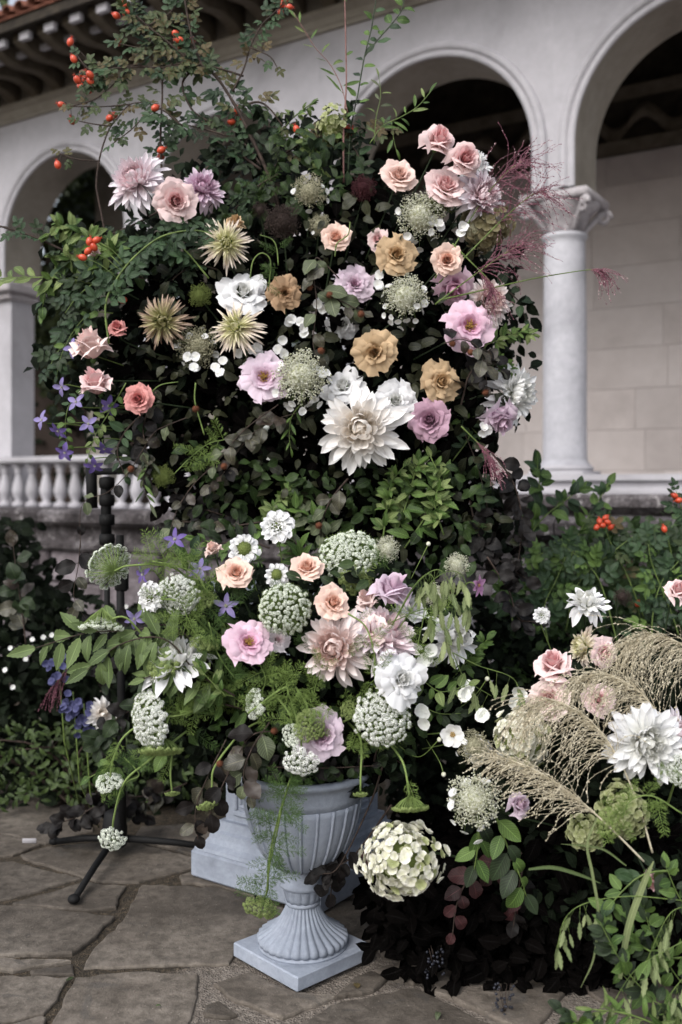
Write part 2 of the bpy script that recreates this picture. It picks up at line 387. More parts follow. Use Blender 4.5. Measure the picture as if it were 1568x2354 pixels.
FR = [[(0, 1070), (340, 1003), (420, 1040), (560, 1110), (700, 1176), (760, 1300), (-190, 1300), (-200, 1176)],
      [(-30, 1055), (60, 965), (140, 935), (215, 965), (150, 1020)],
      [(150, 925), (330, 870), (470, 900), (400, 965), (330, 990), (240, 965)],
      [(420, 970), (490, 905), (800, 880), (1050, 1000), (900, 1200), (780, 1180), (560, 1080), (430, 1030)],
      [(200, 20), (420, 0), (470, 120), (420, 210), (215, 200)],
      [(220, 215), (420, 225), (520, 330), (420, 420), (250, 400), (190, 330)],
      [(-170, 640), (-40, 600), (160, 620), (250, 720), (150, 860), (-60, 780), (-190, 740)],
      [(260, 430), (430, 440), (560, 560), (470, 700), (280, 700), (180, 600)],
      [(300, 725), (470, 720), (620, 780), (640, 860), (460, 880), (330, 850), (190, 870), (180, 850)],
      [(440, 230), (700, 200), (900, 330), (800, 480), (590, 540), (440, 420)],
      [(590, 560), (820, 500), (1100, 560), (1100, 700), (820, 860), (650, 850), (640, 770), (490, 700)],
      [(-420, 300), (-50, 250), (190, 300), (230, 400), (150, 580), (-60, 590), (-240, 640)]]
SH = []
def flagstone(pts, th=.03):
    n = len(pts); c = sum((Vector(p) for p in pts), Vector((0, 0, 0)))/n; e = []
    for i in range(n):
        a, b = pts[i], pts[(i+1) % n]; L = (b-a).length; k = max(1, min(12, int(L/.035)))
        for j in range(k):
            q = a.lerp(b, j/k); am = .006 if j else .002
            e.append(q+Vector((rnd(-am, am), rnd(-am, am), 0)))
    m = len(e); tz = rnd(-.004, .003); tx = rnd(-.004, .004); ty = rnd(-.004, .004)
    def hz(p): return tz+(p.x-c.x)*tx+(p.y-c.y)*ty
    V = [(p.x, p.y, -.022) for p in e]; F = []
    def inw(p, d):
        v = c-p; return p+v.normalized()*d
    for d, z in ((0, -.006), (.002, -.002), (.007, 0)):
        for p in e:
            q = inw(p, d); V.append((q.x, q.y, z+hz(q)+rnd(-.0006, .0006)))
    for r in range(3):
        for k in range(m): F.append((r*m+k, r*m+(k+1) % m, (r+1)*m+(k+1) % m, (r+1)*m+k))
    # top: centre fan with one inner ring for gentle unevenness
    for p in e:
        q = c+(p-c)*.5; V.append((q.x, q.y, hz(q)))
    for k in range(m): F.append((3*m+k, 3*m+(k+1) % m, 4*m+(k+1) % m, 4*m+k))
    V.append((c.x, c.y, hz(c)))
    for k in range(m): F.append((4*m+k, 4*m+(k+1) % m, 5*m))
    mb = MB(); mb.add(V, F); return link('flagstone', mb.mesh('flagstone', False), M['flag'], paving)
for q in FL: flagstone([G(*z3(p)) for p in q][::-1])
for q in FR: flagstone([G(*z4(p)) for p in q][::-1])
# the paving goes on round the part in view
gx = np.arange(-4.5, 4.5, .52); gy = np.arange(1.0, 7.0, .5)
J = {(i, j): Vector((gx[i]+rnd(-.13, .13)+(j % 2)*.2, gy[j]+rnd(-.12, .12), 0)) for i in range(len(gx)) for j in range(len(gy))}
tr = [[G(*z3(p)) for p in q] for q in FL]+[[G(*z4(p)) for p in q] for q in FR]
allp = [p for q in tr for p in q]; 
def inhull(p):
    y = HY+CAMZ*FPX/p.y; x = 784+p.x/p.y*FPX
    return -60 < x < 1200 and 1845 < y < 2425
for i in range(len(gx)-1):
    for j in range(len(gy)-1):
        q = [J[i, j], J[i+1, j], J[i+1, j+1], J[i, j+1]]; c = sum(q, Vector())/4
        if any(inhull(p) for p in q) or inhull(c): continue
        flagstone([c+(p-c)*.955 for p in q])

# ------------------------------------------------------------------ loggia
U = Vector((.846, -.533, 0)).normalized(); NN = Vector((-.533, -.846, 0)).normalized(); F0 = Vector((1.62, 7.59, 0))
def W(s, d, z): return F0+U*s-NN*d+Vector((0, 0, z))          # s along the facade, d into the building
WM = Matrix(((U.x, -NN.x, 0, F0.x), (U.y, -NN.y, 0, F0.y), (0, 0, 1, 0), (0, 0, 0, 1)))
BAY, RAD, SPR, TOP, TH = 2.148, .905, 4.05, 5.45, .5
log = thing('loggia', 'pale stone loggia of round arches on columns behind the flowers', 'building')
cols_s = [BAY*k for k in (-4, -3, -2, -1, 0, 1, 2)]
def arch_wall(s0, s1, d, th, rad, spr, top, name, mat, msoff, zlow):
    mb = MB(); ms = MB(); n = 36; hw = BAY/2
    c = (s0+s1)/2
    prev = None; A = []
    # outline of the opening from one side to the other
    op = [(-rad, zlow)]+[(-rad*math.cos(math.pi*i/n), spr+rad*math.sin(math.pi*i/n)) for i in range(n+1)]+[(rad, zlow)]
    xs = [-hw]+[o[0] for o in op]+[hw]
    V = []; F = []
    for dd in (0, th):
        base = len(V)
        pts = [(-hw, zlow)]+op+[(hw, zlow)]
        for (x, z) in pts: V.append((c+x, d+dd, z)); V.append((c+(x if abs(x) < hw else x), d+dd, top))
        for i in range(len(pts)-1):
            a = base+2*i; q = (a, a+2, a+3, a+1); F.append(q if dd == 0 else q[::-1])
    mb.add(V, F)
    o1 = mb.mesh(name, False); o1.transform(WM); link('wall', o1, mat, log)
    V = []; F = []
    for (x, z) in op: V.append((c+x, d+.001, z)); V.append((c+x, d+th-.001, z))
    for i in range(len(op)-1): F.append((2*i, 2*i+1, 2*i+3, 2*i+2))
    ms.add(V, F); o2 = ms.mesh('arch_soffit'); o2.transform(WM); link('arch_soffit', o2, msoff, log)
def archivolt(c, d, rad, spr, zlow, prof, mat):
    """moulding swept round the arch; prof [(radial offset, projection)]"""
    n = 40; path = [(-1, zlow, 0)]+[(0, 0, math.pi*i/n) for i in range(n+1)]+[(1, zlow, 0)]
    V = []; F = []; m = len(prof)
    for (s, z, a) in path:
        for (ro, pr) in prof:
            r = rad+ro
            if s: V.append((c+s*r, d-pr, z))
            else: V.append((c-r*math.cos(a), d-pr, spr+r*math.sin(a)))
    for i in range(len(path)-1):
        for k in range(m-1): F.append((i*m+k, i*m+k+1, (i+1)*m+k+1, (i+1)*m+k))
    mb = MB(); mb.add(V, F); me = mb.mesh('archivolt'); me.transform(WM); link('archivolt', me, mat, log)
PROF = [(0.001, .0), (0.001, .022), (.045, .022), (.05, .012), (.056, .03), (.07, .042), (.09, .046), (.108, .04), (.118, .022), (.12, 0)]
for a, b in zip(cols_s[:-1], cols_s[1:]):
    arch_wall(a, b, 0, TH, RAD, SPR, TOP, 'wall', M['limestone'], M['soffit'], 3.72)
    archivolt((a+b)/2, 0, RAD, SPR, 3.72, PROF, M['limestone'])
# columns with carved capitals
def column_m():
    sh = MB(); pr = [(.2, 0), (.2, .05), (.178, .07), (.172, .10), (.168, .3), (.168, 1.0), (.158, 1.75), (.157, 1.80), (.175, 1.815), (.175, 1.84)]
    lathe(sh, pr, 40); bs = MB(); box(bs, (0, 0, -.035), (.44, .44, .07), bev=.006); lathe(bs, [(.212, 0), (.222, .02), (.212, .04)], 40)
    cp = MB(); lathe(cp, [(.15, 1.84), (.16, 1.90), (.20, 1.98), (.27, 2.05), (.27, 2.062)], 24)
    box(cp, (0, 0, 2.10), (.55, .55, .07), bev=.015)
    for sx in (-1, 1):
        for sy in (-1, 1):                                    # corner volutes
            p = []
            for i in range(22):
                t = i/21; an = t*math.pi*3; r = .062*(1-t*.75)
                p.append(Vector((sx*(.235+.7*r*math.cos(an)), sy*(.235+.7*r*math.cos(an)), 2.0+r*math.sin(an))))
            tube(cp, p, .026, .012, 6)
            tube(cp, catmull([(sx*.11, sy*.11, 1.86), (sx*.15, sy*.15, 1.93), (sx*.24, sy*.24, 2.05)], 5), .02, .03, 6)
    for k in range(8):                                        # acanthus leaves
        a = k*math.pi/4+.39; V, F, Uv = blade(.17, .12, .8, .8, cup=-.6, bend=-2.4, nu=4, nv=6)
        d = Vector((math.cos(a), math.sin(a), 0)); cp.add(V, F, Uv, fr(Vector((0, 0, 1.85))+d*.16, (0, 0, 1), d, 1))
    for k in range(8):
        a = k*math.pi/4; V, F, Uv = blade(.12, .10, .8, .8, cup=-.6, bend=-2.2, nu=4, nv=6)
        d = Vector((math.cos(a), math.sin(a), 0)); cp.add(V, F, Uv, fr(Vector((0, 0, 1.93))+d*.185, (0, 0, 1), d, 1))
    return sh.mesh('shaft'), bs.mesh('base'), cp.mesh('capital')
csh, cba, cca = column_m()
M['shaft'] = stone_mat('shaft_stone', lin('#cbcad1', .76), lin('#a3a2a9', .72), lin('#d9d8de', .78), 2.2, .8, .25, .004, .05, dirt=.3)
M['carved'] = stone_mat('carved_stone', lin('#bdb7ba', .9), lin('#857e80', .8), lin('#d0cbce', .9), 5, .9, .6, .01, .05, dirt=.5)
for s in cols_s:
    c = W(s, TH/2, 1.575); Mx = Matrix.Translation(c) @ Matrix.Rotation(math.atan2(U.y, U.x), 4, 'Z')
    low = s < -BAY*1.5
    if s <= -3*BAY+.1:                                            # square pier at the far left
        mb = MB(); box(mb, (s, TH/2, 2.39), (.32, .32, 2.42)); me = mb.mesh('pier', False); me.transform(WM); link('pier', me, M['limestone'], log)
        mb = MB(); box(mb, (s, TH/2, 3.66), (.5, .56, .12), bev=.02); box(mb, (s, TH/2, 3.56), (.4, .44, .08), bev=.02); me = mb.mesh('capital', False); me.transform(WM); link('capital', me, M['carved'], log); continue
    o = thing('column', 'x', 'column', Mx); del o['category']; del o['label']; o.parent = log; o.name = 'column'
    link('shaft', csh, M['shaft'], o); link('base', cba, M['limestone'], o)
    link('capital', cca, M['carved'], o)
# wall band, cornice, eave
mb = MB()
def sweep(name, prof, s0, s1, mat, parent=log, smooth=False):
    """prof [(d, z)] swept straight along the facade"""
    V = []; F = []; m = len(prof)
    for s in (s0, s1):
        for d, z in prof: V.append((s, d, z))
    for k in range(m-1): F.append((k, m+k, m+k+1, k+1))
    F.append(tuple(range(m))); F.append(tuple(m+k for k in range(m))[::-1])
    b = MB(); b.add(V, F); me = b.mesh(name, smooth); me.transform(WM); return link(name, me, mat, parent)
S0, S1 = -4.5*BAY, 2.4*BAY
sweep('cornice', [(0.0, 5.42), (-.03, 5.42), (-.03, 5.45), (-.05, 5.47), (-.06, 5.52), (-.10, 5.55), (-.10, 5.585), (0, 5.585)], S0, S1, M['soffit'])
sweep('upper_wall', [(0.001, 5.45), (.001, 6.1), (.499, 6.1), (.499, 5.45)], S0, S1, M['soffit'])
sweep('eave_soffit', [(0, 5.89), (-.95, 5.80), (-.95, 5.86), (0, 5.96)], S0, S1, M['timber'])
sweep('fascia', [(-.952, 5.77), (-1.0, 5.77), (-1.0, 5.86), (-.952, 5.86)], S0, S1, M['timber'])
# curved brackets under the eave
V = []; F = []; pr = []
for i in range(11): t = i/10; pr.append((-.02-.84*t, 5.56+.17*t**.6+.05*math.sin(t*math.pi*2)))
pr2 = pr+[(-.86, 5.80), (-.02, 5.88)]
bm_ = MB(); n = len(pr2)
for sgn in (-.06, .06):
    for d, z in pr2: V.append((sgn, d, z))
F.append(tuple(range(n))); F.append(tuple(n+k for k in range(n))[::-1])
for k in range(n): F.append((k, n+k, n+(k+1) % n, (k+1) % n))
bm_.add(V, F); bme = bm_.mesh('bracket', False)
rbm = MB(); box(rbm, (0, -.90, 5.72), (.13, .05, .07), bev=.002); rme = rbm.mesh('eave_light_gap', False)  # pale blocks standing in for the light gaps under the eave
rbm2 = MB(); box(rbm2, (0, -.66, 5.71), (.11, .05, .05), bev=.002); rme2 = rbm2.mesh('eave_light_gap', False)  # inner row of the same painted light gaps
k = 0; s = S0+.2
while s < S1:
    link('bracket', bme, M['timber_pale'], log, WM @ Matrix.Translation((s, 0, 0)))
    link('eave_light_gap', rme, M['limestone'], log, WM @ Matrix.Translation((s+.17, 0, 0)))
    link('eave_light_gap', rme2, M['limestone'], log, WM @ Matrix.Translation((s+.17, 0, 0)))
    s += .34
# roof with half-round tiles
sweep('roof', [(-1.02, 5.865), (-1.02, 5.885), (3.6, 7.2), (3.6, 7.1), (0, 5.97)], S0, S1, M['roof_tile'])
tm = MB(); Vt = []; Ft = []
for j, dd in enumerate((-1.08, -.6)):
    for i in range(9):
        a = math.pi*i/8; r = .075 if j == 0 else .06
        Vt.append((r*math.cos(a), dd, 5.885+(dd+1.08)*.285+r*math.sin(a)))
for i in range(8): Ft.append((i, i+1, 10+i, 9+i))
for j, dd in enumerate((-1.08, -.6)):
    for i in range(9):
        a = math.pi*i/8; r = (.075 if j == 0 else .06)-.014
        Vt.append((r*math.cos(a), dd, 5.885+(dd+1.08)*.285+r*math.sin(a)))
for i in range(8): Ft.append((i, 18+i, 19+i, i+1)); Ft.append((18+i, 27+i, 28+i, 19+i))
tm.add(Vt, Ft); tme = tm.mesh('tile')
s = S0
while s < S1:
    for r_ in range(3):
        link('tile', tme, M['roof_tile'], log, WM @ Matrix.Translation((s+rnd(-.006, .006), .42*r_, .42*.285*r_+rnd(0, .008))))
    s += .175
# inside: rafters rising to the back, back wall of ashlar, frieze
sweep('ceiling', [(.5, 5.62), (3.1, 6.35), (3.1, 6.45), (.5, 5.72)], S0, S1, M['timber'])
s = S0+.1; bmr = MB(); box(bmr, (0, 0, 0), (.1, 2.8, .15)); rm = bmr.mesh('rafter', False)
while s < S1:
    link('rafter', rm, M['timber_pale'], log, WM @ Matrix.Translation((s, 1.8, 5.85)) @ Matrix.Rotation(math.atan(.28), 4, 'X')); s += .42
sweep('wall_plate', [(2.86, 4.86), (2.86, 5.0), (3.1, 5.0), (3.1, 4.86)], -2.0*BAY, S1, M['timber_pale'])
sweep('wall_plate', [(2.80, 5.38), (2.80, 5.52), (3.1, 5.52), (3.1, 5.38)], -2.0*BAY, S1, M['timber_pale'])
sweep('upper_wall', [(3.0, 5.0), (3.0, 6.5), (3.1, 6.5), (3.1, 5.0)], -2.0*BAY, S1, M['timber'])
fm = MB(); Vf = []; Ff = []                                        # wavy carved frieze piece
for i in range(13):
    t = i/12; x = -.3+.6*t; z = 5.19+.11*math.sin(t*2*math.pi)
    for dz in (-.075, .075):
        for dy in (2.92, 3.0): Vf.append((x, dy, z+dz*(.5+.6*math.sin(math.pi*t))))
for i in range(12):
    a = 4*i; Ff += [(a, a+4, a+6, a+2), (a+2, a+6, a+7, a+3), (a+1, a+3, a+7, a+5), (a, a+1, a+5, a+4)]
fm.add(Vf, Ff); fme = fm.mesh('frieze_scroll')
s = -1.1*BAY
while s < S1: link('frieze_scroll', fme, M['timber_pale'], log, WM @ Matrix.Translation((s, 0, 0))); s += .6
cz = 1.2; row = 0
BK = {}
while cz < 4.85:
    hh = min(.42, 4.86-cz); s = -2.0*BAY+(row % 2)*-.5
    while s < S1:
        L = rnd(.85, 1.35); a, b = max(s, -2.0*BAY), min(s+L, S1)
        if b-a > .1:
            bb = MB(); box(bb, ((a+b)/2, 3.0+rnd(-.002, .002), cz+hh/2), (b-a-.003, .2, hh-.003), bev=.0015)
            me = bb.mesh('stone_block', False); me.transform(WM); link('stone_block', me, M['ashlar'], log)
        s += L
    cz += .42; row += 1
sweep('back_wall', [(3.0, 1.0), (3.0, 4.9), (3.2, 4.9), (3.2, 1.0)], -2.0*BAY, S1, M['soffit'])
# rear arcade seen through the left arches
for a, b in ((-4*BAY, -3*BAY), (-3*BAY, -2*BAY)):
    arch_wall(a+.9, b+.9, 2.7, .3, .8, 3.45, 6.35, 'wall', M['soffit'], M['soffit'], 3.1)
    archivolt((a+b)/2+.9, 2.7, .8, 3.45, 3.1, PROF, M['soffit'])
for s in (-4*BAY+.9, -3*BAY+.9, -2*BAY+.9):
    mb = MB(); box(mb, (s, 2.85, 2.15), (.3, .28, 1.9)); me = mb.mesh('pier', False); me.transform(WM); link('pier', me, M['soffit'], log)
# floor slab, plinth, sill
sweep('floor', [(.05, 1.0), (.05, 1.2), (3.1, 1.2), (3.1, 1.0)], S0, S1, M['limestone'])
sweep('sill', [(-.06, 1.545), (-.06, 1.50), (-.015, 1.50), (-.015, 1.44), (-.03, 1.43), (-.10, 1.43), (-.10, 1.40), (.45, 1.40), (.45, 1.545)], -1.45*BAY, S1, M['limestone'])
sweep('plinth', [(-.22, 1.398), (-.26, 1.37), (-.26, 1.31), (-.20, 1.27), (-.16, 1.25), (-.16, 1.2), (-.10, 1.17), (-.10, -.03), (.5, -.03), (.5, 1.398)], -1.45*BAY, S1, M['weathered'])
sweep('plinth', [(.02, 1.19), (-.02, -.03), (.5, -.03), (.5, 1.19)], S0, -1.45*BAY-.003, M['weathered'])
# balustrade between the left columns
bp_ = [(.07, 0), (.07, .045), (.04, .055), (.035, .075), (.062, .13), (.07, .18), (.055, .25), (.034, .33), (.032, .36), (.045, .375), (.045, .39), (.03, .40), (.06, .42), (.06, .46)]
def balustrade(name, label, s0, s1, d, z0, zr, mat, matr, zb=.46):
    t = thing(name, label, 'balustrade')
    b = MB(); lathe(b, [(r, z*zb/.46) for r, z in bp_], 16); bm2 = b.mesh('baluster')
    s = s0+.1
    while s < s1: link('baluster', bm2, mat, t, WM @ Matrix.Translation((s, d, z0))); s += .215
    for nm, pr in (('rail', [(d-.1, zr), (d-.12, zr+.02), (d-.12, zr+.055), (d-.09, zr+.07), (d+.09, zr+.07), (d+.12, zr+.055), (d+.12, zr)]), ('plinth', [(d-.1, z0-.06), (d-.1, z0), (d+.1, z0), (d+.1, z0-.06)])):
        V = []; F = []; m = len(pr)
        for s in (s0, s1):
            for a, z in pr: V.append((s, a, z))
        for k in range(m): F.append((k, m+k, m+(k+1) % m, (k+1) % m))
        F.append(tuple(range(m))); F.append(tuple(m+k for k in range(m))[::-1])
        b = MB(); b.add(V, F); me = b.mesh(nm, False); me.transform(WM); link(nm, me, matr, t)
    return t
balustrade('stone_balustrade', 'white stone balustrade below the left arches, far left behind the purple flowers', S0, -1.5*BAY, -.12, 1.24, 1.70, M['limestone'], M['limestone'])

# ------------------------------------------------------------------ old terrace parapet in front of it
PF = Vector((-1.947, 7.5, 0)); PM = Matrix(((U.x, -NN.x, 0, PF.x), (U.y, -NN.y, 0, PF.y), (0, 0, 1, 0), (0, 0, 0, 1)))
par = thing('terrace_parapet', 'weathered old stone parapet wall running behind both flower displays', 'wall')
def psweep(name, prof, s0, s1, mat):
    V = []; F = []; m = len(prof)
    for s in (s0, s1):
        for d, z in prof: V.append((s, d, z))
    for k in range(m): F.append((k, m+k, m+(k+1) % m, (k+1) % m))
    F.append(tuple(range(m))); F.append(tuple(m+k for k in range(m))[::-1])
    b = MB(); b.add(V, F); me = b.mesh(name, False); me.transform(PM); return link(name, me, mat, par)
s = -2.6
while s < 6.2:
    L = rnd(.8, 1.2); z = 1.29+rnd(-.006, .006)
    psweep('coping_stone', [(-.2, z-.12), (-.24, z-.09), (-.24, z-.03), (-.2, z), (.2, z), (.24, z-.03), (.24, z-.09), (.2, z-.12)], s, s+L-.008, M['weathered']); s += L
psweep('moulding', [(-.16, .98), (-.18, 1.0), (-.18, 1.03), (-.13, 1.06), (-.13, 1.168), (.15, 1.168), (.15, .98)], -2.6, 6.2, M['weathered'])
psweep('core', [(-.05, -.02), (-.05, .979), (.12, .979), (.12, -.02)], -2.6, 2.25, M['weathered'])
for r_ in range(4):
    s = -2.6+(r_ % 2)*.2
    while s < 2.2:
        L = rnd(.3, .55); b = MB(); box(b, (s+L/2, -.08+rnd(-.012, .012), .14+r_*.24), (L-.015, .1, .225), bev=.012)
        me = b.mesh('stone_block', False); me.transform(PM); link('stone_block', me, M['wall_block'], par); s += L
for s in (-1.75, -.5, .75, 2.3, 3.95, 5.5):
    b = MB(); box(b, (s, 0, .49), (.36, .42, .979), bev=.02); me = b.mesh('pier', False); me.transform(PM); link('pier', me, M['wall_block'], par)
    b = MB(); box(b, (s, -.215, .50), (.22, .03, .62), bev=.01); me = b.mesh('pier_panel', False); me.transform(PM); link('pier_panel', me, M['wall_block'], par)
bb = MB(); lathe(bb, [(r*1.35, z*1.5) for r, z in bp_], 16); bm3 = bb.mesh('baluster'); s = 2.62
while s < 6.1:
    if min(abs(s-q) for q in (2.3, 3.95, 5.5)) > .24: link('baluster', bm3, M['limestone'], par, PM @ Matrix.Translation((s, 0, .285)))
    s += .26
psweep('base_course', [(-.14, -.02), (-.14, .283), (.14, .283), (.14, -.02)], 2.5, 6.2, M['weathered'])

# ------------------------------------------------------------------ urn and pedestal
def rotz(a): return Matrix.Rotation(a, 4, 'Z')
UC = Vector((-.118, 3.065, 0))
urn = thing('garden_urn', 'pale blue-white painted urn with fluted foot on the paving', 'urn', Matrix.Translation(UC))
ub = MB(); box(ub, (0, 0, .024), (.305, .305, .044), bev=.004); link('plinth', ub.mesh('plinth'), M['white_paint'], urn, rotz(R(43)))
for p in urn.children[0].data.polygons: p.use_smooth = False
def fl(n, d0, d1):
    def f(z): return d0
    return f
uf = MB(); lathe(uf, [(.138, .046), (.138, .052), (.128, .058), (.116, .066)], 80); link('foot_ring', uf.mesh('foot_ring'), M['white_paint'], urn)
uf = MB()
pr = [(.136, .058), (.138, .068), (.134, .078), (.117, .088), (.098, .1), (.08, .115), (.066, .132), (.056, .15), (.050, .165), (.048, .172)]
lathe(uf, pr, 240, flute=30, amp=lambda z: .11 if z > .07 else .05); link('foot', uf.mesh('foot'), M['white_paint'], urn)
us = MB(); lathe(us, [(.046, .17), (.053, .172), (.055, .178), (.05, .183)], 60); link('collar', us.mesh('collar'), M['white_paint'], urn)
us = MB(); lathe(us, [(.050, .181), (.054, .195), (.059, .215), (.062, .226)], 120, flute=14, amp=lambda z: .07); link('stem', us.mesh('stem'), M['white_paint'], urn)
us = MB(); lathe(us, [(.06, .225), (.07, .228), (.072, .236), (.067, .245), (.062, .262), (.06, .285), (.066, .292), (.066, .30)], 60); link('neck', us.mesh('neck'), M['white_paint'], urn)
uw = MB(); pr = [(.05, .285), (.075, .290), (.098, .305), (.12, .328), (.141, .362), (.156, .40), (.168, .44), (.176, .48), (.180, .50)]
def amp(z): return .035 if z < .47 else .012
V = []
lathe(uw, pr, 220, flute=22, amp=amp); lathe(uw, [(.179, .498), (.184, .52), (.190, .55), (.198, .565), (.212, .572), (.216, .582), (.212, .59), (.19, .59), (.17, .57), (.15, .45), (.05, .42)], 80)
link('bowl', uw.mesh('bowl'), M['white_paint'], urn)
rb_ = MB()
for k in range(22):
    a = 2*math.pi*(k+.5)/22; tube(rb_, [Vector((math.cos(a)*(r+.001), math.sin(a)*(r+.001), z)) for r, z in pr[1:]], .0045, .0055, 6)
link('rib_moulding', rb_.mesh('rib_moulding'), M['white_paint'], urn)
ped = thing('pedestal', 'pale blue-white panelled square pedestal standing behind the urn', 'pedestal', Matrix.Translation((-.145, 3.78, 0)) @ rotz(math.atan2(-.577, .816)))
b = MB(); box(b, (0, 0, .052), (.60, .60, .10), bev=.008); link('base', b.mesh('base', False), M['white_paint'], ped)
def sqprof(mb, prof, mat=None):
    V = []; F = []
    for r, z in prof: V += [(-r, -r, z), (r, -r, z), (r, r, z), (-r, r, z)]
    for i in range(len(prof)-1):
        for k in range(4): F.append((i*4+k, i*4+(k+1) % 4, i*4+4+(k+1) % 4, i*4+4+k))
    F.append((3, 2, 1, 0)); n = 4*(len(prof)-1); F.append((n, n+1, n+2, n+3)); mb.add(V, F)
b = MB(); sqprof(b, [(.29, .103), (.285, .115), (.262, .128), (.25, .145), (.246, .165), (.232, .172), (.228, .19), (.224, .20), (.224, .205)]); link('moulding', b.mesh('moulding', False), M['white_paint'], ped)
b = MB(); sqprof(b, [(.205, .2), (.205, 1.0)]); link('shaft', b.mesh('shaft', False), M['white_paint'], ped)
b = MB(); sqprof(b, [(.21, 1.002), (.24, 1.03), (.26, 1.06), (.26, 1.09), (.25, 1.1)]); link('cap', b.mesh('cap', False), M['white_paint'], ped)
for k in range(4):
    b = MB()
    for (x0, x1, z0, z1) in ((-.165, -.145, .25, .96), (.145, .165, .25, .96), (-.165, .165, .23, .25), (-.165, .165, .96, .98)):
        box(b, ((x0+x1)/2, -.208, (z0+z1)/2), (x1-x0, .016, z1-z0), bev=.004)
    for (x0, x1, z0, z1) in ((-.135, -.125, .275, .93), (.125, .135, .275, .93), (-.135, .135, .262, .272), (-.135, .135, .933, .943)):
        box(b, ((x0+x1)/2, -.207, (z0+z1)/2), (x1-x0, .01, z1-z0), bev=.003)
    link('panel_frame', b.mesh('panel_frame', False), M['white_paint'], ped, rotz(k*math.pi/2))
# black stand
st = thing('black_stand', 'black metal tripod stand with two poles left of the urn', 'stand')
hub = P(268, 1930, 3.95); hub.z = .1
def pipe(name, pts, r0, r1=None, sides=10):
    b = MB(); tube(b, [Vector(p) for p in pts], r0, r1 or r0, sides); return link(name, b.mesh(name), M['black_metal'], st)
pipe('pole', [P(282, 1930, 3.9), P(276, 1230, 3.9)], .016)
pipe('pole', [P(248, 1920, 3.95), P(246, 1180, 3.95)], .012)
pipe('upper_pole', [P(245, 1240, 3.95), P(243, 1100, 3.95)], .021)
pipe('upper_pole', [P(212, 1168, 3.95), P(210, 1070, 3.95)], .022)
pipe('cross_bar', [P(205, 1085, 3.95), P(520, 1075, 3.9)], .014)
for y in (1110, 1150, 1195, 1240): 
    b = MB(); q = P(246, y, 3.95); lathe(b, [(.012, -.025), (.03, -.02), (.032, 0), (.03, .02), (.012, .025)], 10); link('clamp', b.mesh('clamp'), M['black_metal'], st, Matrix.Translation(q))
b = MB(); q = P(280, 1318, 3.9); box(b, (0, 0, 0), (.05, .04, .14), bev=.008); link('clamp', b.mesh('clamp'), M['black_metal'], st, Matrix.Translation(q))
b = MB(); lathe(b, [(.02, -.08), (.045, -.07), (.05, .0), (.04, .06), (.02, .07)], 12); link('hub', b.mesh('hub'), M['black_metal'], st, Matrix.Translation(Vector((hub.x, 3.92, .11))))
h = Vector((hub.x, 3.92, .07))
for tgt in (G(170, 2080), G(475, 1985)+Vector((.08, .1, 0)), G(125, 1945)):
    tgt = Vector((tgt.x, tgt.y, .018)); L = pipe('leg', [h, h.lerp(tgt, .5)+Vector((0, 0, .006)), tgt], .014, .012)
    b = MB(); ball(b, (0, 0, 0), .022, .75, 10, 8); link('rubber_foot', b.mesh('rubber_foot'), M['black_metal'], L, Matrix.Translation(tgt+Vector((0, 0, .003))))
b = MB(); box(b, (0, 0, 0), (.055, .004, .018), bev=.001); link('label_plate', b.mesh('label_plate'), M['limestone'], st, Matrix.Translation(h+Vector((-.33, -.02, -.005))))

# ------------------------------------------------------------------ plant kit
def rose_petal(Rr, H, op, span, curl, pt, lf, seed, nu=14, nv=10):
    r = random.Random(seed); V = []; Uv = []; F = []; p1, p2 = r.uniform(0, 6), r.uniform(0, 6); k1 = r.uniform(3, 5.5)
    for j in range(nv+1):
        v = j/nv
        for i in range(nu+1):
            u = -1+2*i/nu; a = abs(u)
            vv = v*(1-(.20+.30*pt)*a**(1.6 if pt else 2.6)*v)
            rr = Rr*((1-op)*vv**.42+op*vv**1.05)
            z = H*vv*(1-.35*op*vv*vv)
            wd = min(1, .32+.9*vv**.7)
            th = R(span)/2*u*wd
            c = max(0, (v-.66)/.34)**1.8
            if Rr < .45: rr *= 1-.62*(1-Rr/.45)*vv*vv          # heart petals lean in over the centre
            rr *= 1+.13*u*(1-op*.6)
            cc = curl*(c*(1+.5*a)+.7*a**4*v)
            rr += cc*(.35+Rr*.8)*.55; z -= cc*(H*.3+.12)
            rf = .05*v*v*(math.sin(k1*u+p1)+.6*math.sin(9*u+p2)+.35*v*v*math.sin(17*u+p1*3))
            rr += rf*(.5+Rr); z += rf*.8*(.4+Rr)
            V.append((rr*math.cos(th), rr*math.sin(th), z)); Uv.append((lf, v))
    for j in range(nv):
        for i in range(nu):
            q = j*(nu+1)+i; F.append((q, q+1, q+nu+2, q+nu+1))
    return V, F, Uv
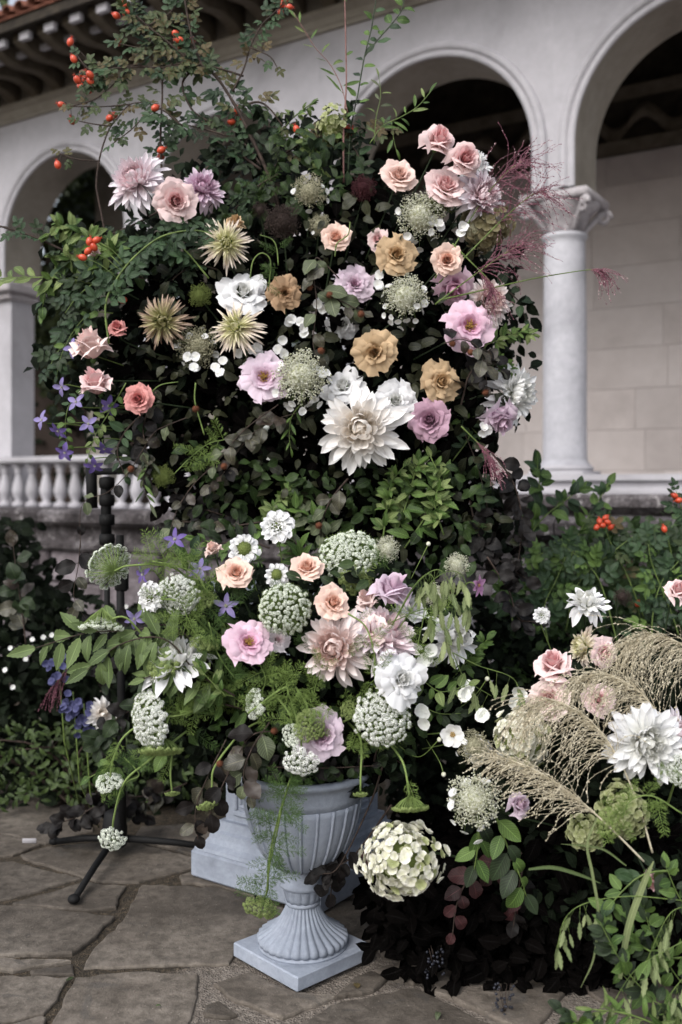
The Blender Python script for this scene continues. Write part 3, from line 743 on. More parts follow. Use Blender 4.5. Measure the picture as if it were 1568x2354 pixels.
RL = {
 'full': ([(2, .035, .56, 0, 280, 0), (2, .08, .60, 0, 250, 0), (3, .15, .63, 0, 200, 0), (3, .22, .65, 0, 180, .02), (4, .31, .66, .02, 150, .05), (4, .41, .64, .06, 140, .10), (5, .53, .58, .16, 118, .16), (5, .68, .50, .3, 105, .24), (5, .86, .36, .5, 98, .28)], .22),
 'star': ([(2, .035, .52, 0, 280, 0), (2, .08, .56, 0, 250, 0), (3, .16, .60, 0, 200, .02), (3, .25, .60, .02, 170, .06), (4, .36, .57, .08, 140, .16), (5, .50, .50, .2, 110, .28), (5, .68, .38, .42, 94, .40), (6, .88, .22, .66, 80, .42)], .9),
 'bud': ([(2, .10, 1.45, 0, 250, 0), (3, .20, 1.5, 0, 200, .02), (3, .31, 1.52, .0, 175, .08), (3, .42, 1.45, .02, 160, .2), (4, .54, 1.35, .06, 140, .34), (4, .66, 1.15, .14, 125, .42), (3, .76, .85, .26, 105, .45)], .4),
 'open': ([(3, .30, .42, .2, 80, .1), (5, .42, .50, .28, 110, .12), (5, .60, .50, .42, 105, .18), (5, .80, .36, .66, 100, .3), (6, .98, .2, .85, 88, .36)], .12),
 'shaggy': ([(3, .10, .54, 0, 160, .05), (4, .18, .58, .02, 130, .12), (5, .28, .57, .05, 105, .2), (5, .40, .53, .12, 95, .26), (6, .54, .46, .25, 84, .3), (6, .70, .36, .42, 80, .34), (6, .86, .22, .62, 78, .36)], .2)}
_ros = {}
def rose_proto(style, seed):
    if (style, seed) in _ros: return _ros[style, seed]
    L, pt = RL[style]; rr = random.Random(seed*91+5); out = []; n = len(L); ang = 0
    for k, (cnt, Rr, H, op, span, curl) in enumerate(L):
        ms = []
        for q in range(2 if cnt > 2 else 1):
            mb = MB(); mb.add(*rose_petal(Rr, H, op, span, curl, pt*(.3+.7*k/n), k/(n-1), seed*100+k*7+q)); ms.append(mb.mesh('petal'))
        ang += 1.1
        for i in range(cnt):
            a = ang+2*math.pi*i/cnt+rr.uniform(-.14, .14)
            t = rr.uniform(-.13, .10)*(.3+k/n); s = rr.uniform(.9, 1.08)
            out.append(('petal', ms[i % len(ms)], Matrix.Rotation(a, 4, 'Z') @ Matrix.Rotation(t, 4, 'Y') @ Matrix.Diagonal((s, s, s*rr.uniform(.92, 1.08), 1))))
    mx = max(max(math.hypot(*(m @ v.co).xy) for v in me.vertices) for _, me, m in out); k = 1.04/mx
    out = [(a, b, Matrix.Diagonal((k, k, k, 1)) @ c) for a, b, c in out]
    _ros[style, seed] = out; return out
_dah = {}
def dahlia_proto(style, seed):
    if (style, seed) in _dah: return _dah[style, seed]
    rr = random.Random(seed*17+3); out = []
    if style == 'cafe': N_, W_, L0, L1 = 150, .235, .28, 1.0
    elif style == 'cactus': N_, W_, L0, L1 = 150, .135, .24, 1.0
    else: N_, W_, L0, L1 = 70, .28, .34, 1.0                     # loose, few rows
    buck = []
    for k in range(5):
        f = k/4; ms = []
        for q in range(3):
            mb = MB(); sd = seed*50+k*5+q
            if style == 'cactus': mb.add(*blade(1, W_*(1.5-.4*f), .75, .55, bend=rr.uniform(-1.3, .1) if f > .3 else 1.6, roll=1.5, nu=5, nv=9, seed=sd, wave=.3, twist=rr.uniform(-.6, .6), uvu=f))
            else: mb.add(*blade(1, W_*(1.25-.25*f)*(1.25 if f < .3 else 1), 1.3, .6, fold=.03, cup=.55 if f > .3 else 1.0, bend=(2.0-2.7*f)+rr.uniform(-.8, .8), nu=6, nv=9, seed=sd, wave=.34, twist=rr.uniform(-.9, .9), uvu=f))
            ms.append(mb.mesh('petal'))
        buck.append(ms)
    for i in range(N_):
        f = ((i+.5)/N_); th = i*2.39996+rr.uniform(-.22, .22); ph = R(10)+R(86 if style != 'cactus' else 98)*f**.62+rr.uniform(-.2, .2)
        ln = (L0+(L1-L0)*f**.7)*rr.uniform(.8, 1.08)
        d = Vector((math.sin(ph)*math.cos(th), math.sin(ph)*math.sin(th), math.cos(ph))); n = Vector((-math.cos(ph)*math.cos(th), -math.cos(ph)*math.sin(th), math.sin(ph)))
        base = Vector((math.cos(th)*.10*f**.5, math.sin(th)*.10*f**.5, .12*(1-f)))
        m = buck[min(4, int(f*5))][rr.randrange(3)]
        out.append(('petal', m, fr(base, d, n, ln)))
    _dah[style, seed] = out; return out
# small parts
def floret_mesh(nm, n, L, W, cup, ctr=.06, bend=.2, seed=3, a=1.35, b=.55, nv=5, z0=0):
    mb = MB()
    for k in range(n):
        V, F, Uv = blade(L, W, a, b, cup=cup, bend=bend, nu=3, nv=nv, seed=seed+k, wave=.12, uvu=.6)
        t = 2*math.pi*k/n+.1*math.sin(k*5+seed); d = Vector((math.cos(t), math.sin(t), .18+.12*math.sin(k*3+seed))); mb.add(V, F, Uv, fr((0, 0, z0), d, (0, 0, 1)))
    return mb
FLR = [floret_mesh('f', 4, .5, .60, .3, seed=s, bend=.3*s-.4).mesh('floret') for s in (1, 2, 3)]
def stars(mb, c, nrm, r, k=5):
    nrm = Vector(nrm).normalized(); a = nrm.cross(Vector((.3, .5, .81))).normalized(); b = nrm.cross(a); V = [tuple(Vector(c))]; F = []
    ph = rnd(0, 6)
    for i in range(k*2):
        t = ph+math.pi*i/k; q = Vector(c)+(a*math.cos(t)+b*math.sin(t))*(r if i % 2 == 0 else r*.45)+nrm*(r*.15 if i % 2 == 0 else 0); V.append(tuple(q))
    for i in range(k*2): F.append((0, 1+i, 1+(i+1) % (k*2)))
    mb.add(V, F, [(.7, .7)]*len(V))
def umbellet(seed, n=24):
    random.seed(seed); mb = MB()
    for i in range(n):
        f = (i+.5)/n; ph = R(72)*f**.5; th = i*2.39996; d = Vector((math.sin(ph)*math.cos(th), math.sin(ph)*math.sin(th), math.cos(ph)))
        p = Vector((d.x*1.0, d.y*1.0, (d.z-.6)*.9))*rnd(.92, 1.08); stars(mb, p, d+Vector((rnd(-.3, .3), rnd(-.3, .3), 0)), rnd(.26, .36))
    return mb.mesh('umbellet', False)
UML = [umbellet(s) for s in (1, 2, 3)]
def rays_mesh(pos, o, r=.018, uml=True):
    mb = MB()
    for p in pos:
        mid = o.lerp(p, .55)+Vector((0, 0, -.08 if p.z < .9 else 0)); tube(mb, [o, mid, p+Vector((0, 0, -.02))], r, r*.6, 3)
        if uml:
            for k in range(5):
                a = k*1.256; q = p+Vector((math.cos(a)*.1, math.sin(a)*.1, .03)); tube(mb, [p+(o-p)*.14, q], r*.5, r*.4, 3)
    return mb.mesh('rays')
_umb = {}
def umbel_proto(style, seed):
    if (style, seed) in _umb: return _umb[style, seed]
    rr = random.Random(seed*13); n, A, flat, sz = {'ball': (210, 108, 0, .084), 'dome': (185, 88, .35, .086), 'flat': (80, 80, .75, .12), 'cup': (80, 80, 1.25, .108), 'mini': (38, 78, .5, .165)}[style]
    pos = []; out = []; o = Vector((0, 0, -.55 if style != 'ball' else -.2))
    for i in range(n):
        f = (i+.5)/n; ph = R(A)*f**.55; th = i*2.39996+rr.uniform(-.1, .1)
        s = rr.uniform(.88, 1.06); z = math.cos(ph)*(1-flat)+(flat-.6 if flat > 1 else 0)*math.sin(ph)*.8
        rad = math.sin(min(ph, 1.57+.4*(ph-1.57)))
        p = Vector((rad*math.cos(th)*s, rad*math.sin(th)*s, z*(.85 if style != 'ball' else 1)*s-.35*(style != 'ball')*1)); pos.append(p)
        d = Vector((rad*math.cos(th)*(1-.5*flat), rad*math.sin(th)*(1-.5*flat), max(.25, math.cos(ph))+.2))
        sc_ = sz*rr.uniform(.7, 1.3)
        out.append(('umbellet', UML[rr.randrange(3)], axm(p, d, sc_, rr.uniform(0, 6))))
    if style == 'flat' or style == 'cup': o = Vector((0, 0, -.95))
    out.append(('rays', rays_mesh(pos, o), Matrix())); _umb[style, seed] = (out, o); return _umb[style, seed]
def frond_mesh(seed, n=13, L=1, thick=.0045):
    """feathery thread-like foliage along a stalk"""
    rr = random.Random(seed); mb = MB()
    def th(a, d, l, lev):
        c = a+d*l*.5+Vector((rr.uniform(-.1, .1), rr.uniform(-.1, .1), rr.uniform(-.1, .1)))*l; e = a+d*l+Vector((0, 0, -.1*l)); tube(mb, [a, c, e], thick*(1 if lev else 1.4), thick*.4, 3)
        if lev > 0:
            for q in (.35, .6, .85):
                pp = a.lerp(c, q*2) if q < .5 else c.lerp(e, q*2-1)
                for _ in range(2):
                    dd = (d+Vector((rr.uniform(-1, 1), rr.uniform(-1, 1), rr.uniform(-1, 1)))*.9).normalized(); th(pp, dd, l*.5, lev-1)
    tube(mb, [Vector((0, 0, 0)), Vector((.02, L*.5, .01)), Vector((0, L, 0))], thick*2.2, thick, 4)
    for i in range(n):
        t = .12+.88*i/n
        for sd in (-1, 1):
            th(Vector((0, L*t, 0)), Vector((sd*rr.uniform(.6, 1), rr.uniform(.2, .8), rr.uniform(-.6, .6))).normalized(), L*.22*(1.1-.5*t), 1)
    return mb.mesh('feathery_leaf', False)
FROND = [frond_mesh(s) for s in (1, 2, 3)]
# leaves
def compound(seed, n=2, W=.5, leafL=.44, serr=.05):
    rr = random.Random(seed); mb = MB(); tube(mb, [Vector((0, 0, 0)), Vector((0, .3, .02)), Vector((0, .62, 0))], .012, .008, 4)
    for k in range(n):
        y = .26+.27*k
        for sd in (-1, 1):
            V, F, Uv = blade(leafL*rr.uniform(.85, 1.05)*(.85+.15*k), leafL*W*2*.5*1.1, .85, .75, fold=.25, bend=rr.uniform(-1.1, -.1), nu=4, nv=8, seed=rr.randrange(999), serr=serr)
            mb.add(V, F, Uv, fr((0, y, 0), (sd*1, rr.uniform(.35, .75), rr.uniform(-.25, .1)), (rr.uniform(-.3, .3), 0, 1)))
    V, F, Uv = blade(leafL*1.1, leafL*W*1.2, .85, .75, fold=.25, bend=rr.uniform(-1, -.1), nu=4, nv=8, seed=5, serr=serr); mb.add(V, F, Uv, fr((0, .6, 0), (rr.uniform(-.15, .15), 1, -.1), (0, 0, 1)))
    return mb.mesh('leaf')
def leafset(nm, W, a=.85, b=.75, fold=.22, bends=(-1.2, -.5, .2), serr=0, wave=.12, nv=9, nu=4, stalk=.1):
    o = []
    for i, bd in enumerate(bends):
        mb = MB(); V, F, Uv = blade(1-stalk, W, a, b, fold=fold, bend=bd, nu=nu, nv=nv, seed=i*7+len(nm), serr=serr, wave=wave)
        mb.add(V, F, Uv, Matrix.Translation((0, stalk, 0)))
        if stalk: tube(mb, [Vector((0, 0, 0)), Vector((0, stalk, .0))], .014, .01, 3)
        o.append(mb.mesh('leaf'))
    return o
LEAF = {'rose': [compound(s) for s in (1, 2, 3, 4)], 'beech': leafset('beech', .64, .9, .7, .2, serr=.03, wave=.22), 'lance': leafset('lance', .2, .9, .8, .3),
        'horn': leafset('horn', .36, .78, .9, .3, serr=.09, nv=14), 'ovate': leafset('ovate', .5, .8, .75, .2), 'bright': leafset('bright', .36, .8, .8, .3, serr=.04),
        'oat': leafset('oat', .26, .9, .7, .1, serr=.16, nv=9, stalk=.05, bends=(-.2, .1, .3)), 'tiny': leafset('tiny', .5, .8, .7, .2, nv=4, nu=2, stalk=0)}
G_ = lambda h, k=1: lin(h, k)
LM = {'rose': leaf_mat('rose_leaf', G_('#18281a'), G_('#3f5638'), rough=.48), 'rose_dry': leaf_mat('autumn_rose_leaf', G_('#28351f'), G_('#4f5c38'), G_('#5f5238'), brown=.02),
      'dark': leaf_mat('dark_green_leaf', G_('#131c10'), G_('#303f26'), rough=.5), 'copper': leaf_mat('copper_beech_leaf', G_('#0c0909', .7), G_('#1c1716', .7), rough=.5, trans=.04, spec=.25),
      'beech': leaf_mat('bronze_beech_leaf', G_('#282720'), G_('#54523f'), G_('#39302a'), rough=.35, trans=.12, brown=.05, spec=.5), 'grey': leaf_mat('grey_green_leaf', G_('#3a4230'), G_('#636b4f'), rough=.5, trans=.15),
      'horn': leaf_mat('hornbeam_leaf', G_('#39482a'), G_('#687a4a'), rough=.55, veins=13), 'bright': leaf_mat('bright_green_leaf', G_('#2f4720'), G_('#60793c'), rough=.5),
      'light': leaf_mat('light_green_leaf', G_('#465a2e'), G_('#84935c'), rough=.55, trans=.3), 'oat': leaf_mat('sea_oat', G_('#4f5f38'), G_('#8a9468'), rough=.6, veins=14),
      'plum': leaf_mat('plum_leaf', G_('#1c1112'), G_('#462628'), rough=.5, trans=.1), 'core': leaf_mat('inner_leaf', G_('#0a0f09', .5), G_('#1d2818', .6), attr=True, rough=.7, trans=.05, spec=.1), 'core2': leaf_mat('shade_black_copper_leaf', G_('#0a0908', .35), G_('#151211', .4), attr=True, rough=1.0, trans=.02, spec=.01),  # inner copper leaf colour is blackened further to stand for deep shade
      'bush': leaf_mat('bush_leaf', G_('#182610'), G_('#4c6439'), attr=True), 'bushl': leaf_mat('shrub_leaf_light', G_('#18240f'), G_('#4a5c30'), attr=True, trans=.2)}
M['twig'] = plain_mat('twig', lin('#231c19'), lin('#4c3f38'), 60, .8); M['green_stem'] = plain_mat('green_stem', lin('#3d4f26'), lin('#768a4a'), 30, .5)
M['pink_stem'] = plain_mat('pinkish_stem', lin('#6b4a45'), lin('#8f6b66'), 30, .6); M['dark_stem'] = plain_mat('dark_green_stem', lin('#1b2616'), lin('#35452a'), 30, .5)
M['hip'] = plain_mat('rose_hip', lin('#a52f1a', .9), lin('#d8583a', .95), 14, .28, .1, .001, .5); M['husk'] = plain_mat('beech_husk', lin('#4b2a1c'), lin('#84523a'), 60, .9, .8, .003)
M['ray'] = plain_mat('umbel_ray', lin('#5a7038'), lin('#8a9d5c'), 30, .6); M['frond'] = plain_mat('feathery_green', lin('#2c4420'), lin('#577238'), 30, .6); M['frond_l'] = plain_mat('feathery_light_green', lin('#4d6630'), lin('#83984f'), 30, .6)
M['anther'] = plain_mat('anthers', lin('#8a6a28'), lin('#c9a45a'), 60, .8)
PM_ = {
 'peach': petal_mat('peach_petal', lin('#e0977a'), lin('#efbba3'), lin('#f5d9cb')), 'blush': petal_mat('blush_petal', lin('#d9a08c'), lin('#ebc4b6'), lin('#efd6cd')),
 'pink': petal_mat('pink_petal', lin('#e08f92'), lin('#ecb4b6'), lin('#f6dedd')), 'coral': petal_mat('coral_petal', lin('#bd5a5c'), lin('#d2787a'), lin('#e0a09c')),
 'palepink': petal_mat('pale_pink_petal', lin('#e3aaa6'), lin('#efcbc6'), lin('#f7e4e0')), 'tan': petal_mat('tan_petal', lin('#a07a4e'), lin('#c09c70'), lin('#d0b490')), 'brown': petal_mat('brown_tan_petal', lin('#8a6243'), lin('#ad8663'), lin('#c0a080')),
 'white': petal_mat('white_petal', lin('#dedccb', .98), lin('#eeeeea', .99), lin('#f4f4f6', .98)), 'mauve': petal_mat('mauve_petal', lin('#8c5a70'), lin('#b78ba3'), lin('#c9a5b8')),
 'lilac': petal_mat('lilac_petal', lin('#bc8099'), lin('#d6b4c9'), lin('#e6d4e2')), 'lilacpink': petal_mat('lilac_pink_petal', lin('#cf7d9e'), lin('#e0aac6'), lin('#eed0e0')),
 'cream': petal_mat('cream_white_petal', lin('#efdcc2'), lin('#f7f1ea'), lin('#f9f7f6', .98)), 'whitepink': petal_mat('white_pink_petal', lin('#e2b0ba'), lin('#efdade'), lin('#f3ecf2', .98)),
 'blushdahlia': petal_mat('blush_dahlia_petal', lin('#e6beb2'), lin('#f0dad4'), lin('#f5ebea')), 'lime': petal_mat('lime_cream_petal', lin('#c6c87e'), lin('#dfdcb2'), lin('#efe2d6')), 'olive': petal_mat('olive_beige_petal', lin('#8f8e55'), lin('#b3ae80'), lin('#cfb7a6')),
 'hyd': petal_mat('cream_green_sepal', lin('#c0c396'), lin('#e2e1cb'), lin('#f3f0e8'), rough=.7), 'hydg': petal_mat('green_sepal', lin('#7c8650'), lin('#a0a774'), lin('#c2c59c'), rough=.7), 'hydo': petal_mat('dry_olive_sepal', lin('#635d40'), lin('#857d5c'), lin('#a0977a'), rough=.8),
 'clem': petal_mat('violet_petal', lin('#a193bb'), lin('#7a68a8'), lin('#6c58a0')), 'clemp': petal_mat('pale_violet_petal', lin('#c0b4cf'), lin('#9a8ec0'), lin('#8a80b8')), 'pinkan': petal_mat('magenta_pink_petal', lin('#9c5f8c'), lin('#b77fac'), lin('#c79fc2')),
 'blue': petal_mat('blue_petal', lin('#4a4d7c', .7), lin('#5a5c8c', .7), lin('#7274a0', .75)), 'florw': petal_mat('white_floret', lin('#e2e6d8'), lin('#f4f6f0'), lin('#fafbf8'), rough=.8, trans=.2), 'florg': petal_mat('green_white_floret', lin('#ccd6ba'), lin('#e6edda'), lin('#f2f6ec'), rough=.8, trans=.2), 'florgg': petal_mat('green_floret', lin('#6c7f42'), lin('#86985a'), lin('#9aa96c'), rough=.8)}
M['beadw'] = plain_mat('flower_bud', lin('#a0a27e'), lin('#deded0'), 9, .8, stops=(.4, .6)); M['beado'] = plain_mat('olive_bud', lin('#7d7b60'), lin('#b7b39a'), 9, .8, stops=(.4, .6)); M['beadd'] = plain_mat('dark_bud', lin('#221a18'), lin('#4a3c36'), 60, .7); M['beadr'] = plain_mat('wine_bud', lin('#2c1418'), lin('#58282f'), 60, .7); M['beadg'] = plain_mat('green_bud', lin('#4c5c28'), lin('#848f50'), 60, .8)
M['plume_p'] = plain_mat('purple_grass', lin('#5a3340'), lin('#8c5a68'), 40, .6); M['plume_t'] = plain_mat('tan_grass', lin('#a89e85'), lin('#dcd3bd'), 40, .7); M['seedtip'] = plain_mat('pale_seed', lin('#a89090'), lin('#cbb8b8'), 40, .7)
M['berry'] = plain_mat('dark_berry', lin('#15161c'), lin('#2a2c38'), 30, .3, .1, .001, .5)

def stem_to(root, Mx, a, axis, tgt, r=.0028, mat=None, mid=.07):
    pts = catmull([a, a-Vector(axis).normalized()*mid, Vector(tgt)], 4)
    inv = Mx.inverted(); mb = MB(); tube(mb, pts, r, r, 5); me = mb.mesh('stem'); me.transform(inv); link('stem', me, mat or M['dark_stem'], root)
C1 = P(690, 980, 3.86); C2 = Vector((-.118, 3.07, .62)); C3 = Vector((.95, 3.15, .25))
def inner(p, c, k=.3): q = Vector(p).lerp(c, k); q.y = max(q.y, p[1]+.10); return q
def flower(name, cat, proto, mat, x, y, Y, dpx, ax, label, group=None, c=C1, extra=None, seed=None, stem=True, roll=None):
    p = P(x, y, Y); axis = Vector(ax)+Vector((rnd(-.34, .34), 0, rnd(-.2, .26))); s = S(dpx, Y)/2*(1.13 if cat == 'rose' else 1.14)
    p = p-axis.normalized()*s*.25
    Mx = axm(p, axis, s, roll); t = thing(name, label, cat, Mx, group)
    mats = mat if isinstance(mat, dict) else {}
    for nm, me, m in proto: link(nm, me, mats.get(nm, mats.get('*')) if mats else mat, t, m)
    if extra: extra(t)
    if stem: stem_to(t, Mx, p, axis, inner(p, c))
    return t
def stamens(t):
    mb = MB(); rr = random.Random(4)
    for i in range(46):
        a = rr.uniform(0, 6.28); q = rr.uniform(.02, .2); b = Vector((math.cos(a)*q*.4, math.sin(a)*q*.4, .02)); e = Vector((math.cos(a)*q, math.sin(a)*q, rr.uniform(.2, .34)))
        tube(mb, [b, e], .008, .006, 3); bead(mb, e, .024)
    link('stamens', mb.mesh('stamens'), M['anther'], t, kind='stuff')
def calyx(t):
    mb = MB()
    for k in range(5):
        V, F, Uv = blade(.42, .13, .7, .8, bend=-1.5, nu=2, nv=5, seed=k); a = k*1.256; mb.add(V, F, Uv, fr((0, 0, 0), (math.cos(a), math.sin(a), .5), (0, 0, -1)))
    ball(mb, (0, 0, -.06), .12, 1.1); link('calyx', mb.mesh('calyx'), LM['bright'], t)
_rs = [0]
def rose(style, mat, x, y, Y, d, ax, label, **k):
    _rs[0] += 1; sd = _rs[0] % 3+1; kw = dict(k)
    ex = stamens if style == 'open' else calyx
    return flower('rose', 'rose', rose_proto(style, sd), PM_[mat], x, y, Y, d, ax, label, extra=ex, **kw)
def dahlia(style, mat, x, y, Y, d, ax, label, **k):
    _rs[0] += 1; return flower('dahlia', 'dahlia', dahlia_proto(style, _rs[0] % 2+1), PM_[mat], x, y, Y, d, ax, label, extra=calyx, **k)
def umbel(style, mat, x, y, Y, d, ax, label, stem=None, rm='ray', frond=True, c=C2, name='lace_umbel'):
    _rs[0] += 1; pr, o = umbel_proto(style, _rs[0] % 2+1); p = P(x, y, Y); axis = Vector(ax).normalized(); s = S(d, Y)/2
    Mx = axm(p, axis, s); t = thing(name, label, 'umbel flower', Mx)
    for nm, me, m in pr: link(nm, me, M[rm] if nm == 'rays' else PM_[mat], t, m, kind='stuff' if nm == 'rays' else None)
    base = Mx @ o
    pts = [base]+([P(*q) for q in stem] if stem else [base-axis*.06, inner(base, c, .35)])
    pts = catmull(pts, 6); inv = Mx.inverted(); mb = MB(); tube(mb, pts, .0028, .0036, 5); me = mb.mesh('stem'); me.transform(inv); link('stem', me, M['ray'], t)
    if frond:
        for k in range(frond if isinstance(frond, int) and frond is not True else 2):
            i = random.randrange(len(pts)//3, len(pts)-1); q = pts[i]; dd = (pts[i-1]-pts[i]).normalized()+Vector((rnd(-.8, .8), rnd(-.6, .2), rnd(-.6, .6)))
            link('feathery_leaf', FROND[k % 3], M['frond_l' if mat != 'x' else 'frond'], t, inv @ fr(q, dd, (0, -1, .5), rnd(.07, .12)))
    return t
def hydrangea(mat, x, y, Y, d, ax, label, n=130, tall=1.0, c=C2, fs=.24):
    p = P(x, y, Y); s = S(d, Y)/2; Mx = axm(p, ax, s); bl = [(Vector((rnd(-1, 1), rnd(-1, 1), rnd(-1, 1))).normalized(), rnd(-.34, .3)) for _ in range(10)]; t = thing('hydrangea', label, 'hydrangea', Mx)
    for i in range(n):
        f = (i+.5)/n; z = 1-1.75*f; rad = math.sqrt(max(0, 1-z*z)); th = i*2.39996; k = rnd(.78, 1.04)*(1+.08*math.sin(3*th)+.06*math.sin(7*z)); th += rnd(-.25, .25)
        u0 = Vector((rad*math.cos(th), rad*math.sin(th), z)); k *= 1+sum(w_*max(0, u0.dot(b_))**4 for b_, w_ in bl)
        q = Vector((rad*math.cos(th)*k, rad*math.sin(th)*k, z*tall*k)); dd = Vector((q.x, q.y, q.z/tall))+Vector((rnd(-.45, .45), rnd(-.45, .45), rnd(-.45, .45)))
        link('floret', FLR[i % 3], PM_['hydg' if mat == 'hyd' and (random.random() < .14) else mat], t, axm(q*.94, dd, rnd(.75, 1.2)*fs*1.85))
    mb = MB(); ball(mb, (0, 0, 0), .68, tall, 12, 10); link('flower_stalks', mb.mesh('flower_stalks'), M['beadg' if mat != 'hydo' else 'beado'], t)
    stem_to(t, Mx, p, ax, inner(p, c), .0035); return t
_lace = {}
def lace(x, y, Y, d, ax, label, bm='beadw', fm='white', nf=14, tall=1.15, c=C1, down=True, name='lacecap_hydrangea', beads=420, fs=.26):
    p = P(x, y, Y); s = S(d, Y)/2; Mx = axm(p, ax, s); t = thing(name, label, 'hydrangea' if nf else 'umbel flower', Mx)
    key = (tall, beads)
    if key not in _lace:
        rr = random.Random(5); mb = MB(); cl = []
        for i in range(60):
            f = (i+.5)/60; z = 1-1.35*f; rad = math.sqrt(max(0, 1-z*z)); th = i*2.39996; cl.append(Vector((rad*math.cos(th), rad*math.sin(th), z*tall))*rr.uniform(.5, .8))
        for q in cl:
            tube(mb, [Vector((0, 0, q.z*.4)), q], .012, .008, 3)
            for j in range(beads//22):
                dv = Vector((rr.gauss(0, 1), rr.gauss(0, 1), rr.gauss(0, 1))).normalized(); e = q+dv*rr.uniform(.1, .18)+q.normalized()*rr.uniform(0, .16); bead(mb, e, rr.uniform(.022, .040))
        ball(mb, (0, 0, -.02), .48, tall, 10, 8)
        _lace[key] = mb.mesh('bud_cluster')
    link('bud_cluster', _lace[key], M[bm], t, kind='stuff')
    inv = Mx.to_quaternion().inverted(); dn = inv @ Vector((0, 0, -1)); mb = MB()
    for i in range(nf):
        th = i*2.39996+rnd(-.3, .3); z = rnd(-.75, .5); rad = math.sqrt(max(0, 1-z*z)); q = Vector((rad*math.cos(th), rad*math.sin(th), z*tall))*rnd(.75, 1.0)
        e = q+(dn*rnd(.05, .35) if down else Vector((0, 0, 0)))
        tube(mb, [q*.4, q*.9, e], .012, .009, 3)
        dd = q.normalized()*.8+Vector((rnd(-.4, .4), rnd(-.4, .4), rnd(-.4, .4)))+(inv @ Vector((0, -.6, 0)))
        link('floret', FLR[i % 3], PM_[fm], t, axm(e, dd, fs*rnd(.85, 1.2)*1.25))
    link('flower_stalks', mb.mesh('flower_stalks'), M['green_stem'], t, kind='stuff')
    stem_to(t, Mx, p, ax, inner(p, c), .003); return t
def star_flower(name, cat, n, mat, x, y, Y, d, ax, label, W=.42, cup=.2, bend=-.6, a=.85, b=.7, ctr='anther', cr=.12, group=None, c=C2, stem=True):
    p = P(x, y, Y); s = S(d, Y)/2; Mx = axm(p, ax, s); t = thing(name, label, cat, Mx, group)
    ms = []
    for q in range(2):
        mb = MB(); mb.add(*blade(1, W, a, b, cup=cup, bend=bend*(1-.5*q), nu=4, nv=8, seed=n+q*3, wave=.15, uvu=.6)); ms.append(mb.mesh('petal'))
    for k in range(n):
        th = 2*math.pi*k/n+rnd(-.1, .1); link('petal', ms[k % 2], PM_[mat], t, fr((math.cos(th)*.05, math.sin(th)*.05, 0), (math.cos(th), math.sin(th), rnd(.1, .5)), (0, 0, 1), rnd(.9, 1.05)))
    mb = MB()
    for i in range(22):
        f = (i+.5)/22; th = i*2.4; bead(mb, (cr*f**.5*math.cos(th)*1.3, cr*f**.5*math.sin(th)*1.3, .1+cr*(1-f)), cr*.3)
    link('centre', mb.mesh('centre'), M[ctr], t, kind='stuff')
    if stem: stem_to(t, Mx, p, ax, inner(p, c, .2), .002, M['green_stem'], .04)
    return t
def scabious(x, y, Y, d, ax, label, centre=.5, mat='white', c=C2):
    p = P(x, y, Y); s = S(d, Y)/2; Mx = axm(p, ax, s); t = thing('scabious', label, 'scabious', Mx)
    mb = MB(); mb.add(*blade(.62, .42, 1.6, .6, cup=.3, bend=-.5, wave=.9, nu=6, nv=6, seed=4, notch=.6, uvu=.8)); m1 = mb.mesh('petal')
    mb = MB(); mb.add(*blade(.36, .3, 1.6, .6, cup=.3, bend=.3, wave=.9, nu=4, nv=5, seed=8, uvu=.6)); m2 = mb.mesh('petal')
    for r_, nn, me, ph in ((.42, 12, m1, 80), (.36, 11, m1, 60), (.3, 9, m2, 45))[:3 if centre < .45 else 2]:
        for k in range(nn):
            th = 2*math.pi*k/nn+rnd(-.15, .15)+r_*9; a = R(ph+rnd(-12, 12)); d_ = Vector((math.sin(a)*math.cos(th), math.sin(a)*math.sin(th), math.cos(a))); link('petal', me, PM_[mat], t, fr(Vector((math.cos(th), math.sin(th), 0))*r_, d_, (0, 0, 1), rnd(.85, 1.15)))
    if centre < .45:
        for k in range(14):
            th = k*2.4; q = Vector((math.cos(th), math.sin(th), 0))*.3*((k+.5)/14)**.5; link('petal', m2, PM_[mat], t, fr(q+Vector((0, 0, .18)), q+Vector((0, 0, .3)), (0, 0, 1), .7))
    mb = MB()
    for i in range(70):
        f = (i+.5)/70; ph = 1.6*f**.5; th = i*2.4; dv = Vector((math.sin(ph)*math.cos(th), math.sin(ph)*math.sin(th), math.cos(ph))); bead(mb, dv*centre*.85, .05)
    ball(mb, (0, 0, 0), centre*.8, 1, 10, 8); link('centre', mb.mesh('centre'), M['beadg'], t)
    stem_to(t, Mx, p, ax, inner(p, c, .3), .002, M['green_stem'], .05); return t
def hips(t, pts, d=20):
    for (x, y, Y) in pts:
        mb = MB(); r = S(d, Y)/2; ball(mb, (0, 0, 0), r*.85, 1.25, 10, 8)
        for k in range(5): a = k*1.256; tube(mb, [Vector((0, 0, r)), Vector((math.cos(a)*r*.35, math.sin(a)*r*.35, r*1.45))], r*.12, .0002, 3)
        o = link('rose_hip', mb.mesh('rose_hip'), M['hip'], t, Matrix.Translation(P(x, y, Y)) @ Euler((rnd(-1, 1), rnd(-1.6, 1.6), 0)).to_matrix().to_4x4())
